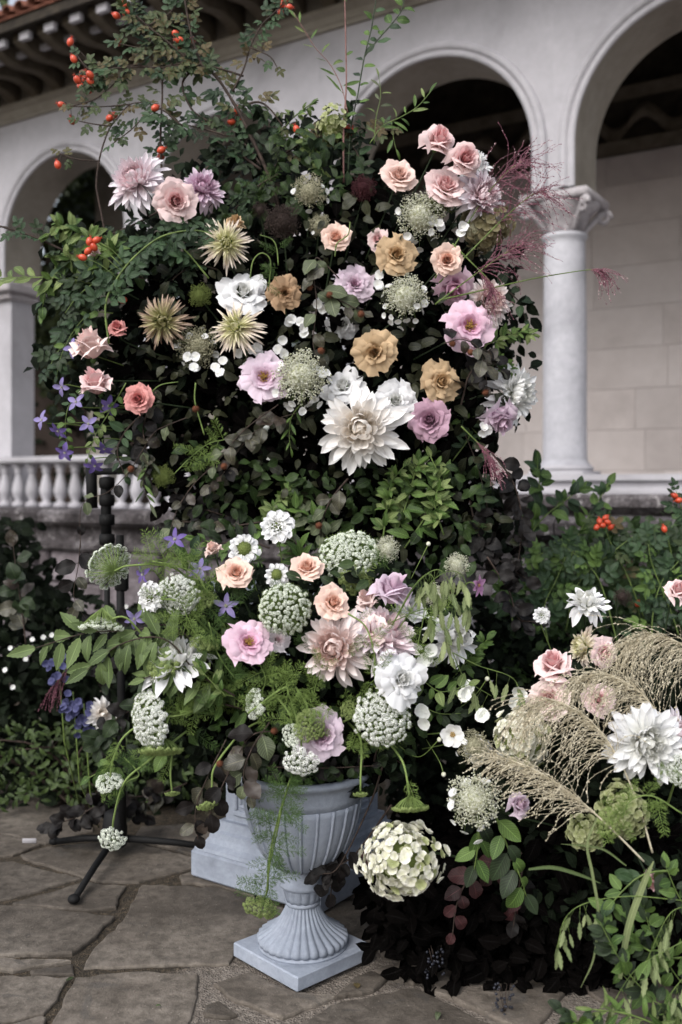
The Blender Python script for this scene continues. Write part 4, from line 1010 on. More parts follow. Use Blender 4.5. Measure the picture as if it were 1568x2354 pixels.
def sprig(kind, mat, pts, leaf, n, label, name='leafy_branch', cat='branch', r=(.0035, .0015), tw='twig', hang=0, t0=.12, face=(0, -1, .45), side=None, group=None, cluster=1, spread=1.0, hip=None, husk=None, sub=None, hipd=20):
    """a twig through given points with separate leaves"""
    w = catmull([P(*q) for q in pts], 7); base = w[0]; Mx = Matrix.Translation(base); inv = Mx.inverted()
    t = thing(name, label, cat, Mx, group); mb = MB(); tube(mb, w, r[0], r[1], 6, .12)
    subs = []
    for q in (sub or []):
        ww = catmull([P(*e) for e in q], 6); tube(mb, ww, r[0]*.6, r[1], 5, .12); subs.append(ww)
    paths = [(w, n)]+[(ww, max(3, int(n*.5*len(ww)/len(w)))) for ww in subs]
    me = mb.mesh('twig'); me.transform(inv); link('twig', me, M[tw], t)
    L = LEAF[kind]
    for path, cnt in paths:
        for i in range(cnt):
            f = t0+(1-t0)*(i+.7*random.random())/max(1, cnt); k = f*(len(path)-1); a = int(min(k, len(path)-2)); q = path[a].lerp(path[a+1], k-a); tg = (path[a+1]-path[a]).normalized()
            vd = Vector(face); s1 = tg.cross(vd).normalized()*(1 if i % 2 else -1)
            for c_ in range(cluster):
                d = tg*rnd(.25, .8)+s1*rnd(.5, 1.1)*spread+vd*rnd(-.2, .35)+Vector((0, 0, -hang*rnd(.4, 1.2)))+(Vector((rnd(-1, 1), rnd(-1, 1), rnd(-1, 1)))*(.35+(.7 if cluster > 1 else 0)))
                if i == cnt-1: d = tg+Vector((rnd(-.2, .2), 0, 0))
                nn = vd+Vector((rnd(-.6, .6), rnd(-.4, .4), rnd(-.5, .6)))
                s = leaf*rnd(.72, 1.12)*(1-.3*f)
                link('leaf', random.choice(L), LM[mat if isinstance(mat, str) else random.choice(mat)], t, inv @ fr(q, d, nn, s))
    if husk:
        hm = MB(); ball(hm, (0, 0, 0), .5, 1.1, 8, 6)
        for i in range(60):
            f = (i+.5)/60; z = 1-2*f; rr_ = math.sqrt(1-z*z); th = i*2.4; dv = Vector((rr_*math.cos(th), rr_*math.sin(th), z)); tube(hm, [dv*.45, dv*.68+Vector((0, 0, -.06))], .04, .01, 3)
        hme = hm.mesh('husk')
        for (x, y, Y) in husk: link('husk', hme, M['husk'], t, inv @ axm(P(x, y, Y), (rnd(-1, 1), -1, rnd(-1, 1)), S(15, Y)))
    if hip:
        for (x, y, Y) in hip:
            mb = MB(); rr_ = S(hipd, Y)/2; p = P(x, y, Y); ball(mb, (0, 0, 0), rr_*.82, 1.3, 10, 8)
            for k in range(5): a = k*1.256; tube(mb, [Vector((0, 0, rr_)), Vector((math.cos(a)*rr_*.4, math.sin(a)*rr_*.4, rr_*1.55))], rr_*.12, .0002, 3)
            o = link('rose_hip', mb.mesh('rose_hip'), M['hip'], t, inv @ Matrix.Translation(p) @ Euler((rnd(-.9, .9), rnd(-1.8, 1.8), 0)).to_matrix().to_4x4())
            near = min(w+[e for ww in subs for e in ww], key=lambda e: (e-p).length); sb = MB(); tube(sb, catmull([near, near.lerp(p, .5)+Vector((0, 0, .012)), p], 3), .0014, .0011, 4); me = sb.mesh('hip_stalk'); me.transform(inv); link('hip_stalk', me, M[tw], t)
    return t
def plume(path, ns, L, mat, label, droop=1.0, out=.5, side=None, t0=.35, seeds=True, r=.0008, name='grass_plume', tip=None, wig=.12, bias=(0, 0, 0), sr=.0014):
    w = catmull([P(*q) for q in path], 8); Mx = Matrix.Translation(w[0]); inv = Mx.inverted(); t = thing(name, label, 'grass', Mx)
    mb = MB(); tube(mb, w, .0032, .0012, 5); me = mb.mesh('stem'); me.transform(inv); link('stem', me, M['green_stem'] if mat == 'plume_p' else M[mat], t)
    mb = MB(); tp = MB()
    for i in range(ns):
        f = t0+(1-t0)*i/ns; k = f*(len(w)-1); a = int(min(k, len(w)-2)); q = w[a].lerp(w[a+1], k-a); tg = (w[a+1]-w[a]).normalized()
        v = (tg*1.0+Vector((rnd(-1, 1), rnd(-.8, .5), rnd(-1, 1)))*out+Vector(bias)).normalized(); l = L*rnd(.45, 1.15)*(1-.35*(f-t0)/(1-t0)); m = 9; dr = droop*rnd(.5, 1.4); pts = [q]; ph = rnd(0, 6)
        for j in range(m):
            v = (v+Vector((0, 0, -dr*.2))+Vector((rnd(-1, 1), rnd(-1, 1), rnd(-1, 1)))*wig).normalized(); pts.append(pts[-1]+v*l/m)
        tube(mb, pts, r, r*.6, 3)
        if seeds:
            for j in range(1, m+1):
                for _ in range(2):
                    e = pts[j-1].lerp(pts[j], rnd(0, 1)); dv = (pts[j]-pts[j-1]).normalized()+Vector((rnd(-1, 1), rnd(-1, 1), rnd(-1, 1)))*.5
                    B = fr(e, dv, (rnd(-1, 1), rnd(-1, 1), rnd(-1, 1)), .008, sr*2.2); (tp if (tip and j > m-3 and random.random() < .5) else mb).add([(0, 0, 0), (.5, .5, 0), (0, 1, 0), (-.5, .5, 0), (0, .5, .05)], [(0, 1, 4), (1, 2, 4), (2, 3, 4), (3, 0, 4), (0, 3, 2, 1)], None, B)
    me = mb.mesh('seed_strands', False); me.transform(inv); link('seed_strands', me, M[mat], t, kind='stuff')
    if tp.n: me = tp.mesh('seed_tips', False); me.transform(inv); link('seed_tips', me, M[tip], t, kind='stuff')
    return t
def pip(x, y, poly):
    c = False; n = len(poly); j = n-1
    for i in range(n):
        xi, yi = poly[i]; xj, yj = poly[j]
        if (yi > y) != (yj > y) and x < (xj-xi)*(y-yi)/(yj-yi)+xi: c = not c
        j = i
    return c
def fill_ms(poly, Y0, Y1, n, size, hang=.2, face=.7):
    xs = [p[0] for p in poly]; ys = [p[1] for p in poly]; out = []
    while len(out) < n:
        x, y = rnd(min(xs), max(xs)), rnd(min(ys), max(ys))
        if not pip(x, y, poly): continue
        Y = rnd(Y0, Y1); Yc = (Y0+Y1)/2
        # the outline is that of a rounded mass: thinner towards its rim
        p = P(x, y, Yc); p.y = Y
        out.append(fr(p, (rnd(-1, 1), rnd(-.8, .3), rnd(-1, .8)-hang), (rnd(-1, 1)*.8, -face, rnd(-.3, 1)), size*rnd(.6, 1.2)))
    return out
def mass(name, label, cat, mat, poly, Y0, Y1, n, size, kind='ovate', W=.55, **k):
    V, F, Uv = blade(1, W, .85, .75, fold=.2, bend=-.8, nu=2, nv=4, seed=3, wave=.2)
    me = repeat_mesh(name, V, F, Uv, fill_ms(poly, Y0, Y1, n, size, **k)); o = link(name, me, mat); tag(o, label, cat, kind='stuff'); return o

# ------------------------------------------------------------------ the tall arrangement
random.seed(21)
UP = [(120, 640), (150, 560), (260, 520), (330, 480), (430, 400), (540, 350), (600, 300), (680, 280), (740, 270), (820, 300), (880, 400), (1000, 470), (1120, 500), (1170, 600), (1190, 700), (1205, 840), (1180, 960), (1130, 1020), (1170, 1150), (1190, 1260), (1060, 1300), (900, 1280), (640, 1250), (560, 1230), (420, 1190), (340, 1090), (290, 1010), (190, 1010), (120, 900), (110, 760)]
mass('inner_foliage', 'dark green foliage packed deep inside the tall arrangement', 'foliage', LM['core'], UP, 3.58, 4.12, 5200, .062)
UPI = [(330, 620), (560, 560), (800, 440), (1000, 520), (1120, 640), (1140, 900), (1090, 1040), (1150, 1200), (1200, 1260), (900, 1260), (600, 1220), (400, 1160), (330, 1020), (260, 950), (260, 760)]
mass('copper_shade_foliage', 'near-black copper leaves packed inside the tall arrangement', 'foliage', LM['core2'], UPI, 3.52, 4.0, 3600, .07)

M_SURF = leaf_mat('surface_leaf', G_('#191f13', .7), G_('#3f412b', .7), attr=True, rough=.5, trans=.12, spec=.3)
M_SURFG = leaf_mat('surface_green_leaf', G_('#182712', .65), G_('#40562a', .7), attr=True, rough=.5, trans=.15, spec=.3)
mass('loose_leaves', 'loose bronze and green leaves at the face of the tall arrangement', 'foliage', M_SURF, UPI, 3.44, 3.56, 420, .06)
mass('loose_leaves', 'mid green leaves between the tall display and the urn flowers', 'foliage', M_SURFG, [(430, 1010), (700, 1090), (860, 1060), (1060, 1040), (1120, 1130), (1090, 1290), (600, 1260), (440, 1180)], 3.42, 3.54, 300, .058)
mass('loose_leaves', 'green leaves across the left shoulder of the tall display', 'foliage', M_SURFG, [(130, 560), (330, 540), (560, 420), (640, 300), (760, 300), (860, 420), (760, 470), (560, 520), (420, 620), (250, 640), (180, 720), (130, 700)], 3.5, 3.62, 240, .058)
# roses
rose('full', 'pink', 405, 462, 3.40, 98, (-.1, -1, -.35), 'open pink rose beside the lilac dahlia at upper left')
rose('bud', 'palepink', 210, 812, 3.42, 100, (-.05, -.35, 1.0), 'pale pink rose half open, upper of two at the left edge', roll=.3)
rose('bud', 'pink', 226, 894, 3.40, 92, (-.35, -.5, .8), 'pink rose with swept-back petals below the pale pink one at left', roll=1.3)
rose('full', 'coral', 318, 917, 3.38, 68, (-.15, -1, .05), 'small coral rose alone in the dark leaves at left')
rose('bud', 'coral', 273, 757, 3.45, 44, (-.3, -.6, .5), 'small coral rose bud beside the olive spider dahlia')
rose('bud', 'pink', 216, 585, 3.44, 34, (0, -.5, .8), 'tiny pink rose bud below the red hips at left')
rose('star', 'white', 560, 668, 3.44, 122, (.1, -1, .25), 'large white rose behind the cream spider dahlia')
rose('shaggy', 'brown', 655, 673, 3.42, 84, (0, -1, .05), 'brownish tan rose right of the white rose')
rose('full', 'peach', 772, 545, 3.40, 76, (.1, -1, .1), 'peach rose with swirled centre, middle of the tall arrangement')
rose('full', 'blush', 916, 403, 3.40, 84, (.1, -1, .2), 'blush rose held alone left of the pink roses on top')
rose('full', 'pink', 868, 550, 3.50, 58, (-.5, -1, .2), 'salmon pink rose tucked behind the tan rose')
rose('star', 'tan', 912, 585, 3.40, 98, (-.05, -1, .1), 'tan rose beside the salmon pink one, highest of the tan roses')
rose('full', 'peach', 1027, 597, 3.38, 72, (.2, -1, .1), 'peach rose above the lilac petals at right')
rose('bud', 'lilacpink', 1038, 655, 3.48, 92, (.15, -.9, -.6), 'lilac pink rose just under the right peach rose')
rose('shaggy', 'lilac', 815, 652, 3.46, 104, (.1, -1, .15), 'ruffled lilac rose left of the white lacecap cone')
rose('open', 'lilacpink', 1082, 748, 3.38, 128, (.15, -1, -.05), 'large lilac pink rose with golden centre at the right side')
rose('star', 'tan', 860, 810, 3.38, 104, (0, -1, 0), 'tan star-shaped rose in the middle above the white dahlia')
rose('star', 'tan', 1016, 877, 3.38, 100, (.15, -1, .05), 'tan rose at right beside the brown beech husks')
rose('full', 'mauve', 988, 965, 3.38, 96, (-.15, -1, -.15), 'mauve rose at the lower right of the tall arrangement')
rose('open', 'lilac', 607, 865, 3.38, 118, (.1, -1, .1), 'open lilac rose with dark centre left of the white lacecap')
rose('star', 'white', 910, 920, 3.42, 100, (.1, -1, -.05), 'white rose touching the top right of the big cream dahlia')
rose('star', 'white', 788, 885, 3.46, 108, (-.3, -1, .5), 'white rose behind the top left of the big cream dahlia')
rose('bud', 'pink', 1004, 335, 3.40, 84, (.25, -.8, .55), 'topmost pink rose at the upper right')
rose('bud', 'pink', 1064, 372, 3.40, 92, (.4, -.9, .1), 'pink rose in front of the white dahlia at upper right')
rose('full', 'pink', 1024, 428, 3.42, 100, (.1, -1, .3), 'pink rose lowest of the three clustered at upper right')
rose('bud', 'lilac', 1145, 948, 3.44, 92, (.25, -.5, -.9), 'lilac rose seen from the side at the right edge')
rose('star', 'white', 790, 745, 3.56, 76, (0, -1, -.2), 'shaded white rose half hidden by grey beech leaves')
rose('bud', 'tan', 540, 520, 3.5, 52, (.1, -.6, .9), 'tan rose bud above the lime spider dahlia')
# dahlias
dahlia('cafe', 'whitepink', 308, 408, 3.42, 138, (-.2, -1, .25), 'white dahlia with pink heart at the upper left')
dahlia('cafe', 'lilac', 466, 430, 3.46, 100, (.5, -1, .2), 'lilac dahlia behind the pink rose at the upper left')
dahlia('cafe', 'cream', 828, 985, 3.34, 196, (0, -1, .05), 'huge cream white dahlia in the middle, largest flower of the display')
dahlia('cafe', 'whitepink', 1112, 445, 3.44, 124, (.45, -1, .3), 'blush white dahlia beside the purple grass at upper right')
dahlia('cafe', 'white', 1085, 372, 3.52, 88, (.2, -1, .4), 'white dahlia peeping from behind the pink roses at upper right')
dahlia('cafe', 'white', 1192, 905, 3.50, 138, (.75, -.8, .1), 'white dahlia on the right edge against the column')
dahlia('cafe', 'blushdahlia', 1128, 690, 3.50, 112, (.5, -1, .25), 'blush dahlia behind the large lilac pink rose')
dahlia('cactus', 'lime', 521, 556, 3.40, 118, (.1, -1, .15), 'lime spider dahlia upper of the three spiky ones')
dahlia('cactus', 'olive', 370, 738, 3.40, 124, (-.1, -1, -.1), 'olive beige spider dahlia leftmost of the three spiky ones')
dahlia('cactus', 'lime', 538, 748, 3.36, 122, (0, -1, 0), 'cream and lime spider dahlia below the white rose')
# lacecaps and umbels
lace(692, 868, 3.38, 140, (0, -1, .35), 'white lacecap hydrangea beside the open lilac rose', nf=22)
lace(932, 685, 3.40, 112, (0, -1, .55), 'white lacecap cone between the tan and lilac roses', nf=20)
lace(965, 500, 3.44, 120, (-.1, -1, .4), 'grey-white lacecap under the upper pink roses', nf=14)
lace(1010, 462, 3.46, 78, (.1, -1, .5), 'small lime white lacecap touching the lowest upper pink rose', nf=5, bm='beadg')
lace(712, 445, 3.5, 90, (.1, -1, .7), 'olive white lacecap above the dark brown umbel', nf=7, bm='beado')
lace(735, 520, 3.5, 62, (.1, -1, .3), 'small greyish lacecap left of the middle peach rose', nf=5, bm='beado')
lace(455, 795, 3.5, 108, (0, -1, -.2), 'olive lacecap with hanging white florets left of the spider dahlia', nf=12, bm='beado')
hydrangea('hydg', 765, 300, 3.62, 74, (0, -1, .8), 'pale green hydrangea blurred among the top leaves', n=80, tall=1.5, c=C1)
hydrangea('hydo', 1108, 525, 3.52, 116, (.1, -1, .1), 'dry olive hydrangea under the purple grass', n=110, c=C1)
lace(650, 512, 3.46, 92, (0, -1, .2), 'dark brown seed umbel in the upper middle', bm='beadd', nf=0, name='seed_umbel', beads=600)
lace(598, 455+30, 3.5, 44, (0, -1, .2), 'little dark seed cluster on top of the brown umbel', bm='beadd', nf=0, name='seed_umbel')
lace(835, 435, 3.5, 66, (0, -1, .2), 'wine red seed umbel left of the single blush rose', bm='beadr', nf=0, name='seed_umbel', beads=600)
lace(460, 680, 3.48, 58, (0, -1, .1), 'round mossy green seed head above the lime dahlia', bm='beadg', nf=0, name='seed_umbel', tall=1, beads=600)
lace(375, 1095, 3.46, 58, (0, -1, 0), 'round dark green seed head at the foot of the tall arrangement', bm='beadg', nf=0, name='seed_umbel', tall=1, beads=600)
for i, (x, y, tx) in enumerate([(440, 832, 'white florets hanging left of the olive lacecap'), (505, 848, 'white florets hanging below the olive lacecap'), (560, 830, 'white florets between spider dahlia and open lilac rose'), (612, 1010-170, 'small white floret touching the open lilac rose'), (735, 700, 'pale florets beside the drooping beech twig'), (1000, 520, 'white floret below the grey-white lacecap'), (1120, 1000, 'white bits under the side-facing lilac rose'), (660, 740, 'lone white hydrangea floret under the brown tan rose'), (640, 800, 'white floret above the white lacecap'), (583, 795, 'grey white floret beside the cream spider dahlia'), (880, 640, 'white floret pair at the top left of the lacecap cone'), (700, 755, 'white floret among the grey beech leaves'), (1058, 530, 'white floret between the peach rose and dry hydrangea')]):
    t = thing('floret_spray', tx, 'flower', Matrix.Translation(P(x, y, 3.42)))
    for k in range(3): link('floret', FLR[k], PM_['white'], t, axm((rnd(-.02, .02), rnd(-.01, .01), rnd(-.03, .03)), (rnd(-.6, .6), -1, rnd(-.6, .6)), S(26, 3.4)))
# clematis at the left edge
for x, y, m, ax, tx in [(97, 966, 'clemp', (-.6, -1, .3), 'violet clematis farthest left against the pale pier'), (150, 1040, 'clem', (-.3, -1, -.5), 'violet clematis low at the left edge'), (250, 932, 'clem', (.2, -1, -.2), 'deep violet clematis under the pink rose'), (203, 975, 'clemp', (.3, -1, .2), 'pale violet clematis in the middle of the left tendrils'), (240, 1030, 'clem', (0, -.6, -1), 'closed violet clematis hanging above the stand'), (176, 925, 'clemp', (-.3, -1, .4), 'pale violet clematis above the left tendrils'), (135, 990, 'clem', (-.4, -.7, -.6), 'small violet clematis between the two leftmost ones'), (218, 1070, 'clem', (.1, -.7, -.6), 'violet clematis lowest of the left tendrils'), (168, 800, 'clemp', (-.4, -1, .1), 'pale violet clematis behind the pale pink rose'), (143, 890, 'clemp', (-.6, -1, -.3), 'half-closed clematis on the left outline')]:
    star_flower('clematis', 'clematis', 4 if m == 'clemp' else 5, m, x, y, 3.42+rnd(-.03, .03), 50, ax, tx, W=.5, bend=-.9, c=C1, ctr='beadw', cr=.09)

# branches with hips, top left
Yb = 3.62
HB = lambda pts: [(x, y, Yb+rnd(-.05, .05)) for x, y in pts]
def V3(pts, Y=Yb, d=0): return [(x, y, Y+d*i/len(pts)) for i, (x, y) in enumerate(pts)]
sprig('rose', ['rose_dry', 'rose'], V3([(640, 470), (612, 390), (570, 300), (545, 250), (500, 180), (462, 145), (440, 80), (425, 0), (418, -60)]), .095, 46, 'thick dark rose branch rising to the top edge with hips', r=(.008, .003), t0=.3, hip=HB([(405, 78), (412, 92), (416, 108), (443, 92), (545, 256), (532, 280), (550, 280), (473, 282)]), sub=[V3([(545, 250), (590, 235), (620, 250), (650, 290)]), V3([(462, 145), (420, 190), (440, 250), (480, 280)])], name='rose_hip_branch')
sprig('rose', ['rose_dry', 'rose'], V3([(375, 470), (372, 400), (369, 320), (373, 230), (376, 170), (400, 150), (440, 145)]), .09, 30, 'upright rose branch with a double hip above the pink rose', r=(.005, .003), t0=.2, hip=HB([(371, 345), (370, 360), (357, 248)]), sub=[V3([(376, 170), (320, 150), (260, 160), (220, 168), (195, 150), (175, 125)]), V3([(400, 150), (350, 100), (310, 60), (290, 20)])], name='rose_hip_branch')
sprig('rose', ['rose_dry', 'rose_dry', 'rose'], V3([(560, 175), (470, 150), (380, 155), (300, 155), (240, 162), (205, 190)]), .085, 32, 'leafy rose branch with seven clustered hips at far left', r=(.004, .0025), hip=HB([(190, 170), (207, 172), (178, 184), (208, 187), (186, 198), (204, 207), (196, 182), (162, 97), (170, 136)]), sub=[V3([(300, 155), (255, 200), (215, 230), (160, 245)])], name='rose_hip_branch')
sprig('rose', ['rose_dry', 'rose_dry'], V3([(243, 540), (225, 450), (222, 420), (230, 360), (250, 300), (272, 270), (300, 240), (340, 235)]), .07, 15, 'bare bent rose twig at left with four separate hips', r=(.0045, .002), t0=.5, hip=HB([(262, 265), (252, 272), (142, 242), (166, 277), (133, 379)]), sub=[V3([(230, 370), (190, 368), (160, 362), (135, 352)]), V3([(255, 290), (215, 285), (180, 278)]), V3([(300, 240), (240, 245), (160, 245)])], name='rose_hip_branch')
sprig('rose', ['rose_dry', 'rose'], V3([(535, 210), (560, 160), (575, 110), (600, 60), (625, 35), (650, 10)]), .08, 20, 'thin rose branch with bright hips touching the top edge', r=(.004, .002), t0=.2, hip=HB([(648, 12), (664, 17), (645, 28), (655, 0)]), sub=[V3([(575, 110), (620, 130), (640, 160)])], name='rose_hip_branch')
sprig('rose', ['rose', 'rose_dry', 'rose_dry'], V3([(440, 145), (390, 100), (340, 60), (300, 20), (280, -30)]), .085, 34, 'dense autumn rose twig with hips at the top left corner', r=(.004, .002), hip=HB([(289, 17), (268, 36), (291, 30), (271, 98)]), sub=[V3([(340, 60), (390, 30), (420, -20)]), V3([(390, 100), (330, 110), (270, 100)])], name='rose_hip_branch')
sprig('rose', ['rose', 'dark'], V3([(600, 390), (545, 355), (500, 368), (440, 420), (390, 470), (300, 520), (200, 560)]), .095, 26, 'arching rose branch sweeping left past the lilac dahlia', r=(.005, .0025), t0=0)
sprig('rose', ['rose', 'rose_dry'], V3([(620, 400), (660, 350), (720, 320), (790, 300), (850, 296), (900, 300)]), .085, 22, 'rose branch with two hips under the tall pink shoot', r=(.004, .002), hip=HB([(793, 296), (806, 301), (682, 298)]), name='rose_hip_branch')
sprig('rose', ['rose', 'dark'], V3([(600, 380), (560, 330), (480, 300), (420, 290), (380, 320)]), .095, 24, 'short dark rose branch above the lilac dahlia', r=(.004, .002))
sprig('rose', ['rose'], V3([(250, 790), (243, 700), (270, 640), (310, 590), (370, 545), (440, 530), (500, 540)], 3.42), .105, 26, 'glossy rose branch arching over the left side', r=(.004, .003), tw='green_stem', hip=[(206, 555, 3.4), (216, 568, 3.4), (203, 577, 3.4), (222, 552, 3.4), (190, 592, 3.4), (283, 690, 3.44)], name='rose_hip_branch')
sprig('rose', ['rose'], V3([(480, 640), (430, 580), (400, 560), (350, 570), (300, 600)], 3.45), .115, 15, 'large rose leaves under the pink rose at left', tw='green_stem')
sprig('rose', ['rose', 'dark'], V3([(280, 600), (230, 640), (180, 680), (150, 720)], 3.46), .11, 16, 'dark rose leaves spilling over the left outline', tw='green_stem')
sprig('rose', ['dark', 'rose'], V3([(330, 640), (180, 590), (80, 545), (0, 520), (-60, 505)], 3.5), .09, 18, 'dark branch reaching out of the left edge', r=(.005, .003))
sprig('horn', ['light'], V3([(250, 660), (150, 640), (80, 638), (10, 640), (-50, 650)], 3.5), .10, 18, 'pale green leafy branch reaching the left edge', tw='green_stem')
sprig('bright', ['light', 'bright'], V3([(320, 620), (250, 570), (190, 540), (150, 520), (110, 540)], 3.48), .08, 10, 'light green leaf rosettes at the upper left shoulder', cluster=7, tw='green_stem', r=(.003, .002))
sprig('bright', ['light', 'bright'], V3([(300, 640), (230, 620), (180, 600), (120, 590)], 3.48), .07, 9, 'light green rosettes above the dark left branch', cluster=7, tw='green_stem', r=(.003, .002))
sprig('ovate', ['bright', 'rose'], V3([(260, 720), (210, 720), (170, 760), (140, 820), (130, 870)], 3.46), .055, 16, 'small-leaved tendril outside the pale pink rose', tw='green_stem', r=(.002, .001))
sprig('ovate', ['bright', 'rose'], V3([(250, 860), (200, 900), (160, 930), (150, 990), (160, 1040)], 3.44), .05, 18, 'small-leaved clematis tendril at the lower left outline', tw='green_stem', r=(.002, .001))
sprig('ovate', ['bright', 'light'], V3([(290, 880), (250, 950), (220, 1000), (200, 1060)], 3.42), .048, 16, 'light small-leaved clematis tendril beside the deep violet flower', tw='green_stem', r=(.002, .001))
sprig('ovate', ['rose', 'dark'], V3([(330, 950), (290, 990), (270, 1040), (290, 1100)], 3.44), .07, 12, 'dark leaves drooping over the black stand')
sprig('ovate', ['rose', 'dark', 'bright'], V3([(200, 560), (150, 600), (110, 660), (95, 720)], 3.5), .075, 14, 'leaves hanging over the left pier capital', tw='green_stem', cluster=2, r=(.003, .0015))
sprig('rose', ['rose', 'dark'], V3([(230, 700), (180, 760), (140, 800), (110, 850)], 3.48), .1, 14, 'loose rose leaves beyond the pale pink rose at left', tw='green_stem')
sprig('rose', ['rose', 'rose_dry'], V3([(420, 290), (360, 250), (300, 300), (260, 330)], 3.6), .09, 12, 'short leafy rose twig over the wall above the lilac dahlia')
# top shoots
sprig('ovate', ['rose', 'bright'], V3([(800, 400), (806, 300), (822, 220), (838, 130), (855, 60), (870, -40)], 3.6), .06, 20, 'tall leafy green shoot at the top middle', r=(.003, .002), cluster=1, tw='dark_stem')
sprig('ovate', ['bright', 'rose'], V3([(838, 130), (870, 90), (905, 50), (925, 20), (930, -20)], 3.6), .07, 11, 'leafy side shoot near the top edge right of the pink stem', r=(.003, .0015), tw='dark_stem')
sprig('ovate', ['bright'], V3([(790, 420), (790, 300), (796, 200), (795, 100), (792, -30)], 3.58), .05, 5, 'straight pinkish stem rising out of the top', r=(.0035, .0025), tw='pink_stem')
sprig('lance', ['bright', 'light'], V3([(800, 260), (785, 200), (760, 150), (725, 110), (700, 70), (675, 30)], 3.58), .085, 11, 'slender willow-leaved shoot leaning left at the top', r=(.0018, .001), tw='pink_stem')
sprig('lance', ['light', 'bright'], V3([(850, 330), (880, 290), (920, 270), (960, 245), (995, 205)], 3.56), .075, 12, 'slender willow-leaved shoot leaning right before the arch', r=(.0018, .001), tw='green_stem', sub=[V3([(900, 280), (905, 320), (912, 350)], 3.56)])
sprig('lance', ['light', 'grey'], V3([(860, 330), (865, 270), (875, 220), (870, 170)], 3.6), .07, 8, 'grey-green willow shoot beside the tall leafy one', r=(.0018, .001), tw='green_stem')
sprig('bright', ['light', 'bright'], V3([(640, 380), (640, 320), (665, 280), (700, 250), (715, 240)], 3.66), .055, 9, 'light green leaf tufts above the branches, top middle', cluster=4, tw='green_stem', r=(.003, .002))
sprig('ovate', ['bright', 'rose', 'light'], V3([(760, 460), (745, 400), (720, 350), (700, 310)], 3.6), .065, 16, 'green leaves under the pale green hydrangea', cluster=2, tw='green_stem', r=(.003, .002))
sprig('ovate', ['rose', 'dark'], V3([(850, 460), (835, 400), (820, 350), (800, 330)], 3.62), .075, 14, 'dark green leaves below the tall pink shoot', cluster=2, r=(.003, .002))
sprig('rose', ['rose', 'dark'], V3([(640, 400), (590, 430), (560, 460), (540, 480)], 3.6), .09, 14, 'dark leaves between the lilac dahlia and the seed umbel')
# right side
sprig('bright', ['bright', 'light'], V3([(1100, 800), (1150, 780), (1190, 765), (1225, 770)], 3.5), .058, 9, 'bright green leaf rosettes on the right edge', cluster=5, tw='green_stem', r=(.002, .001))
sprig('bright', ['bright'], V3([(1110, 850), (1150, 830), (1180, 860)], 3.5), .055, 6, 'green rosettes above the right edge white dahlia', cluster=4, tw='green_stem', r=(.002, .001))
sprig('ovate', ['rose', 'dark'], V3([(1080, 700), (1140, 660), (1190, 690), (1210, 740)], 3.56), .075, 10, 'dark leaves behind the blush dahlia at right')
sprig('bright', ['bright', 'bright', 'light'], V3([(900, 1250), (930, 1170), (950, 1100), (960, 1060)], 3.44), .075, 13, 'large bright green leaf cluster under the mauve rose', cluster=4, tw='green_stem', r=(.003, .002))
sprig('bright', ['light', 'bright'], V3([(880, 1240), (890, 1170), (900, 1110), (930, 1070)], 3.42), .06, 11, 'bright green tufts left of the large leaf cluster', cluster=6, tw='green_stem', r=(.003, .002))
sprig('bright', ['light', 'bright'], V3([(1020, 1230), (1000, 1160), (1010, 1100), (990, 1050)], 3.42), .065, 11, 'bright green tufts right of the large leaf cluster', cluster=6, tw='green_stem', r=(.003, .002))
sprig('bright', ['bright', 'light'], V3([(600, 1240), (620, 1190), (640, 1150), (690, 1110)], 3.45), .06, 10, 'green leaf tufts behind the highest scabious', cluster=5, tw='green_stem', r=(.003, .002))
sprig('horn', ['bright'], V3([(930, 1260), (970, 1200), (1000, 1150), (1020, 1100)], 3.44), .105, 8, 'broad green leaves right of the bright cluster', cluster=2, tw='green_stem', r=(.003, .002))
sprig('bright', ['bright'], V3([(680, 1240), (665, 1180), (660, 1120)], 3.5), .07, 8, 'green leaf rosettes left of the big cream dahlia stem', cluster=4, tw='green_stem', r=(.003, .002))
sprig('horn', ['bright', 'grey'], V3([(760, 1260), (740, 1210), (700, 1180), (660, 1170)], 3.44), .09, 9, 'broad green leaves above the white scabious', cluster=2, tw='green_stem', r=(.003, .002))
sprig('bright', ['bright', 'rose'], V3([(1040, 1060), (1080, 1000), (1060, 960), (1100, 1000)], 3.54), .06, 8, 'green leaves right of the mauve rose', cluster=3, tw='green_stem', r=(.002, .001))
sprig('ovate', ['dark', 'rose'], V3([(1070, 1000), (1100, 1080), (1120, 1180), (1090, 1240)], 3.52), .06, 16, 'dark leafy trail hanging at the lower right', cluster=2, r=(.002, .001))
sprig('beech', ['copper'], V3([(1130, 1040), (1180, 1110), (1200, 1200), (1190, 1300)], 3.5), .082, 15, 'black-leaved branch hanging at the right edge', hang=.3, cluster=2)
sprig('beech', ['copper'], V3([(1080, 1150), (1100, 1230), (1150, 1290), (1210, 1330)], 3.5), .085, 14, 'black leaves above the pink anemone', hang=.3, cluster=2)
sprig('beech', ['copper'], V3([(1120, 1280), (1170, 1360), (1190, 1420), (1230, 1430)], 3.45), .085, 12, 'black leaves between the two flower groups', hang=.2, cluster=2)
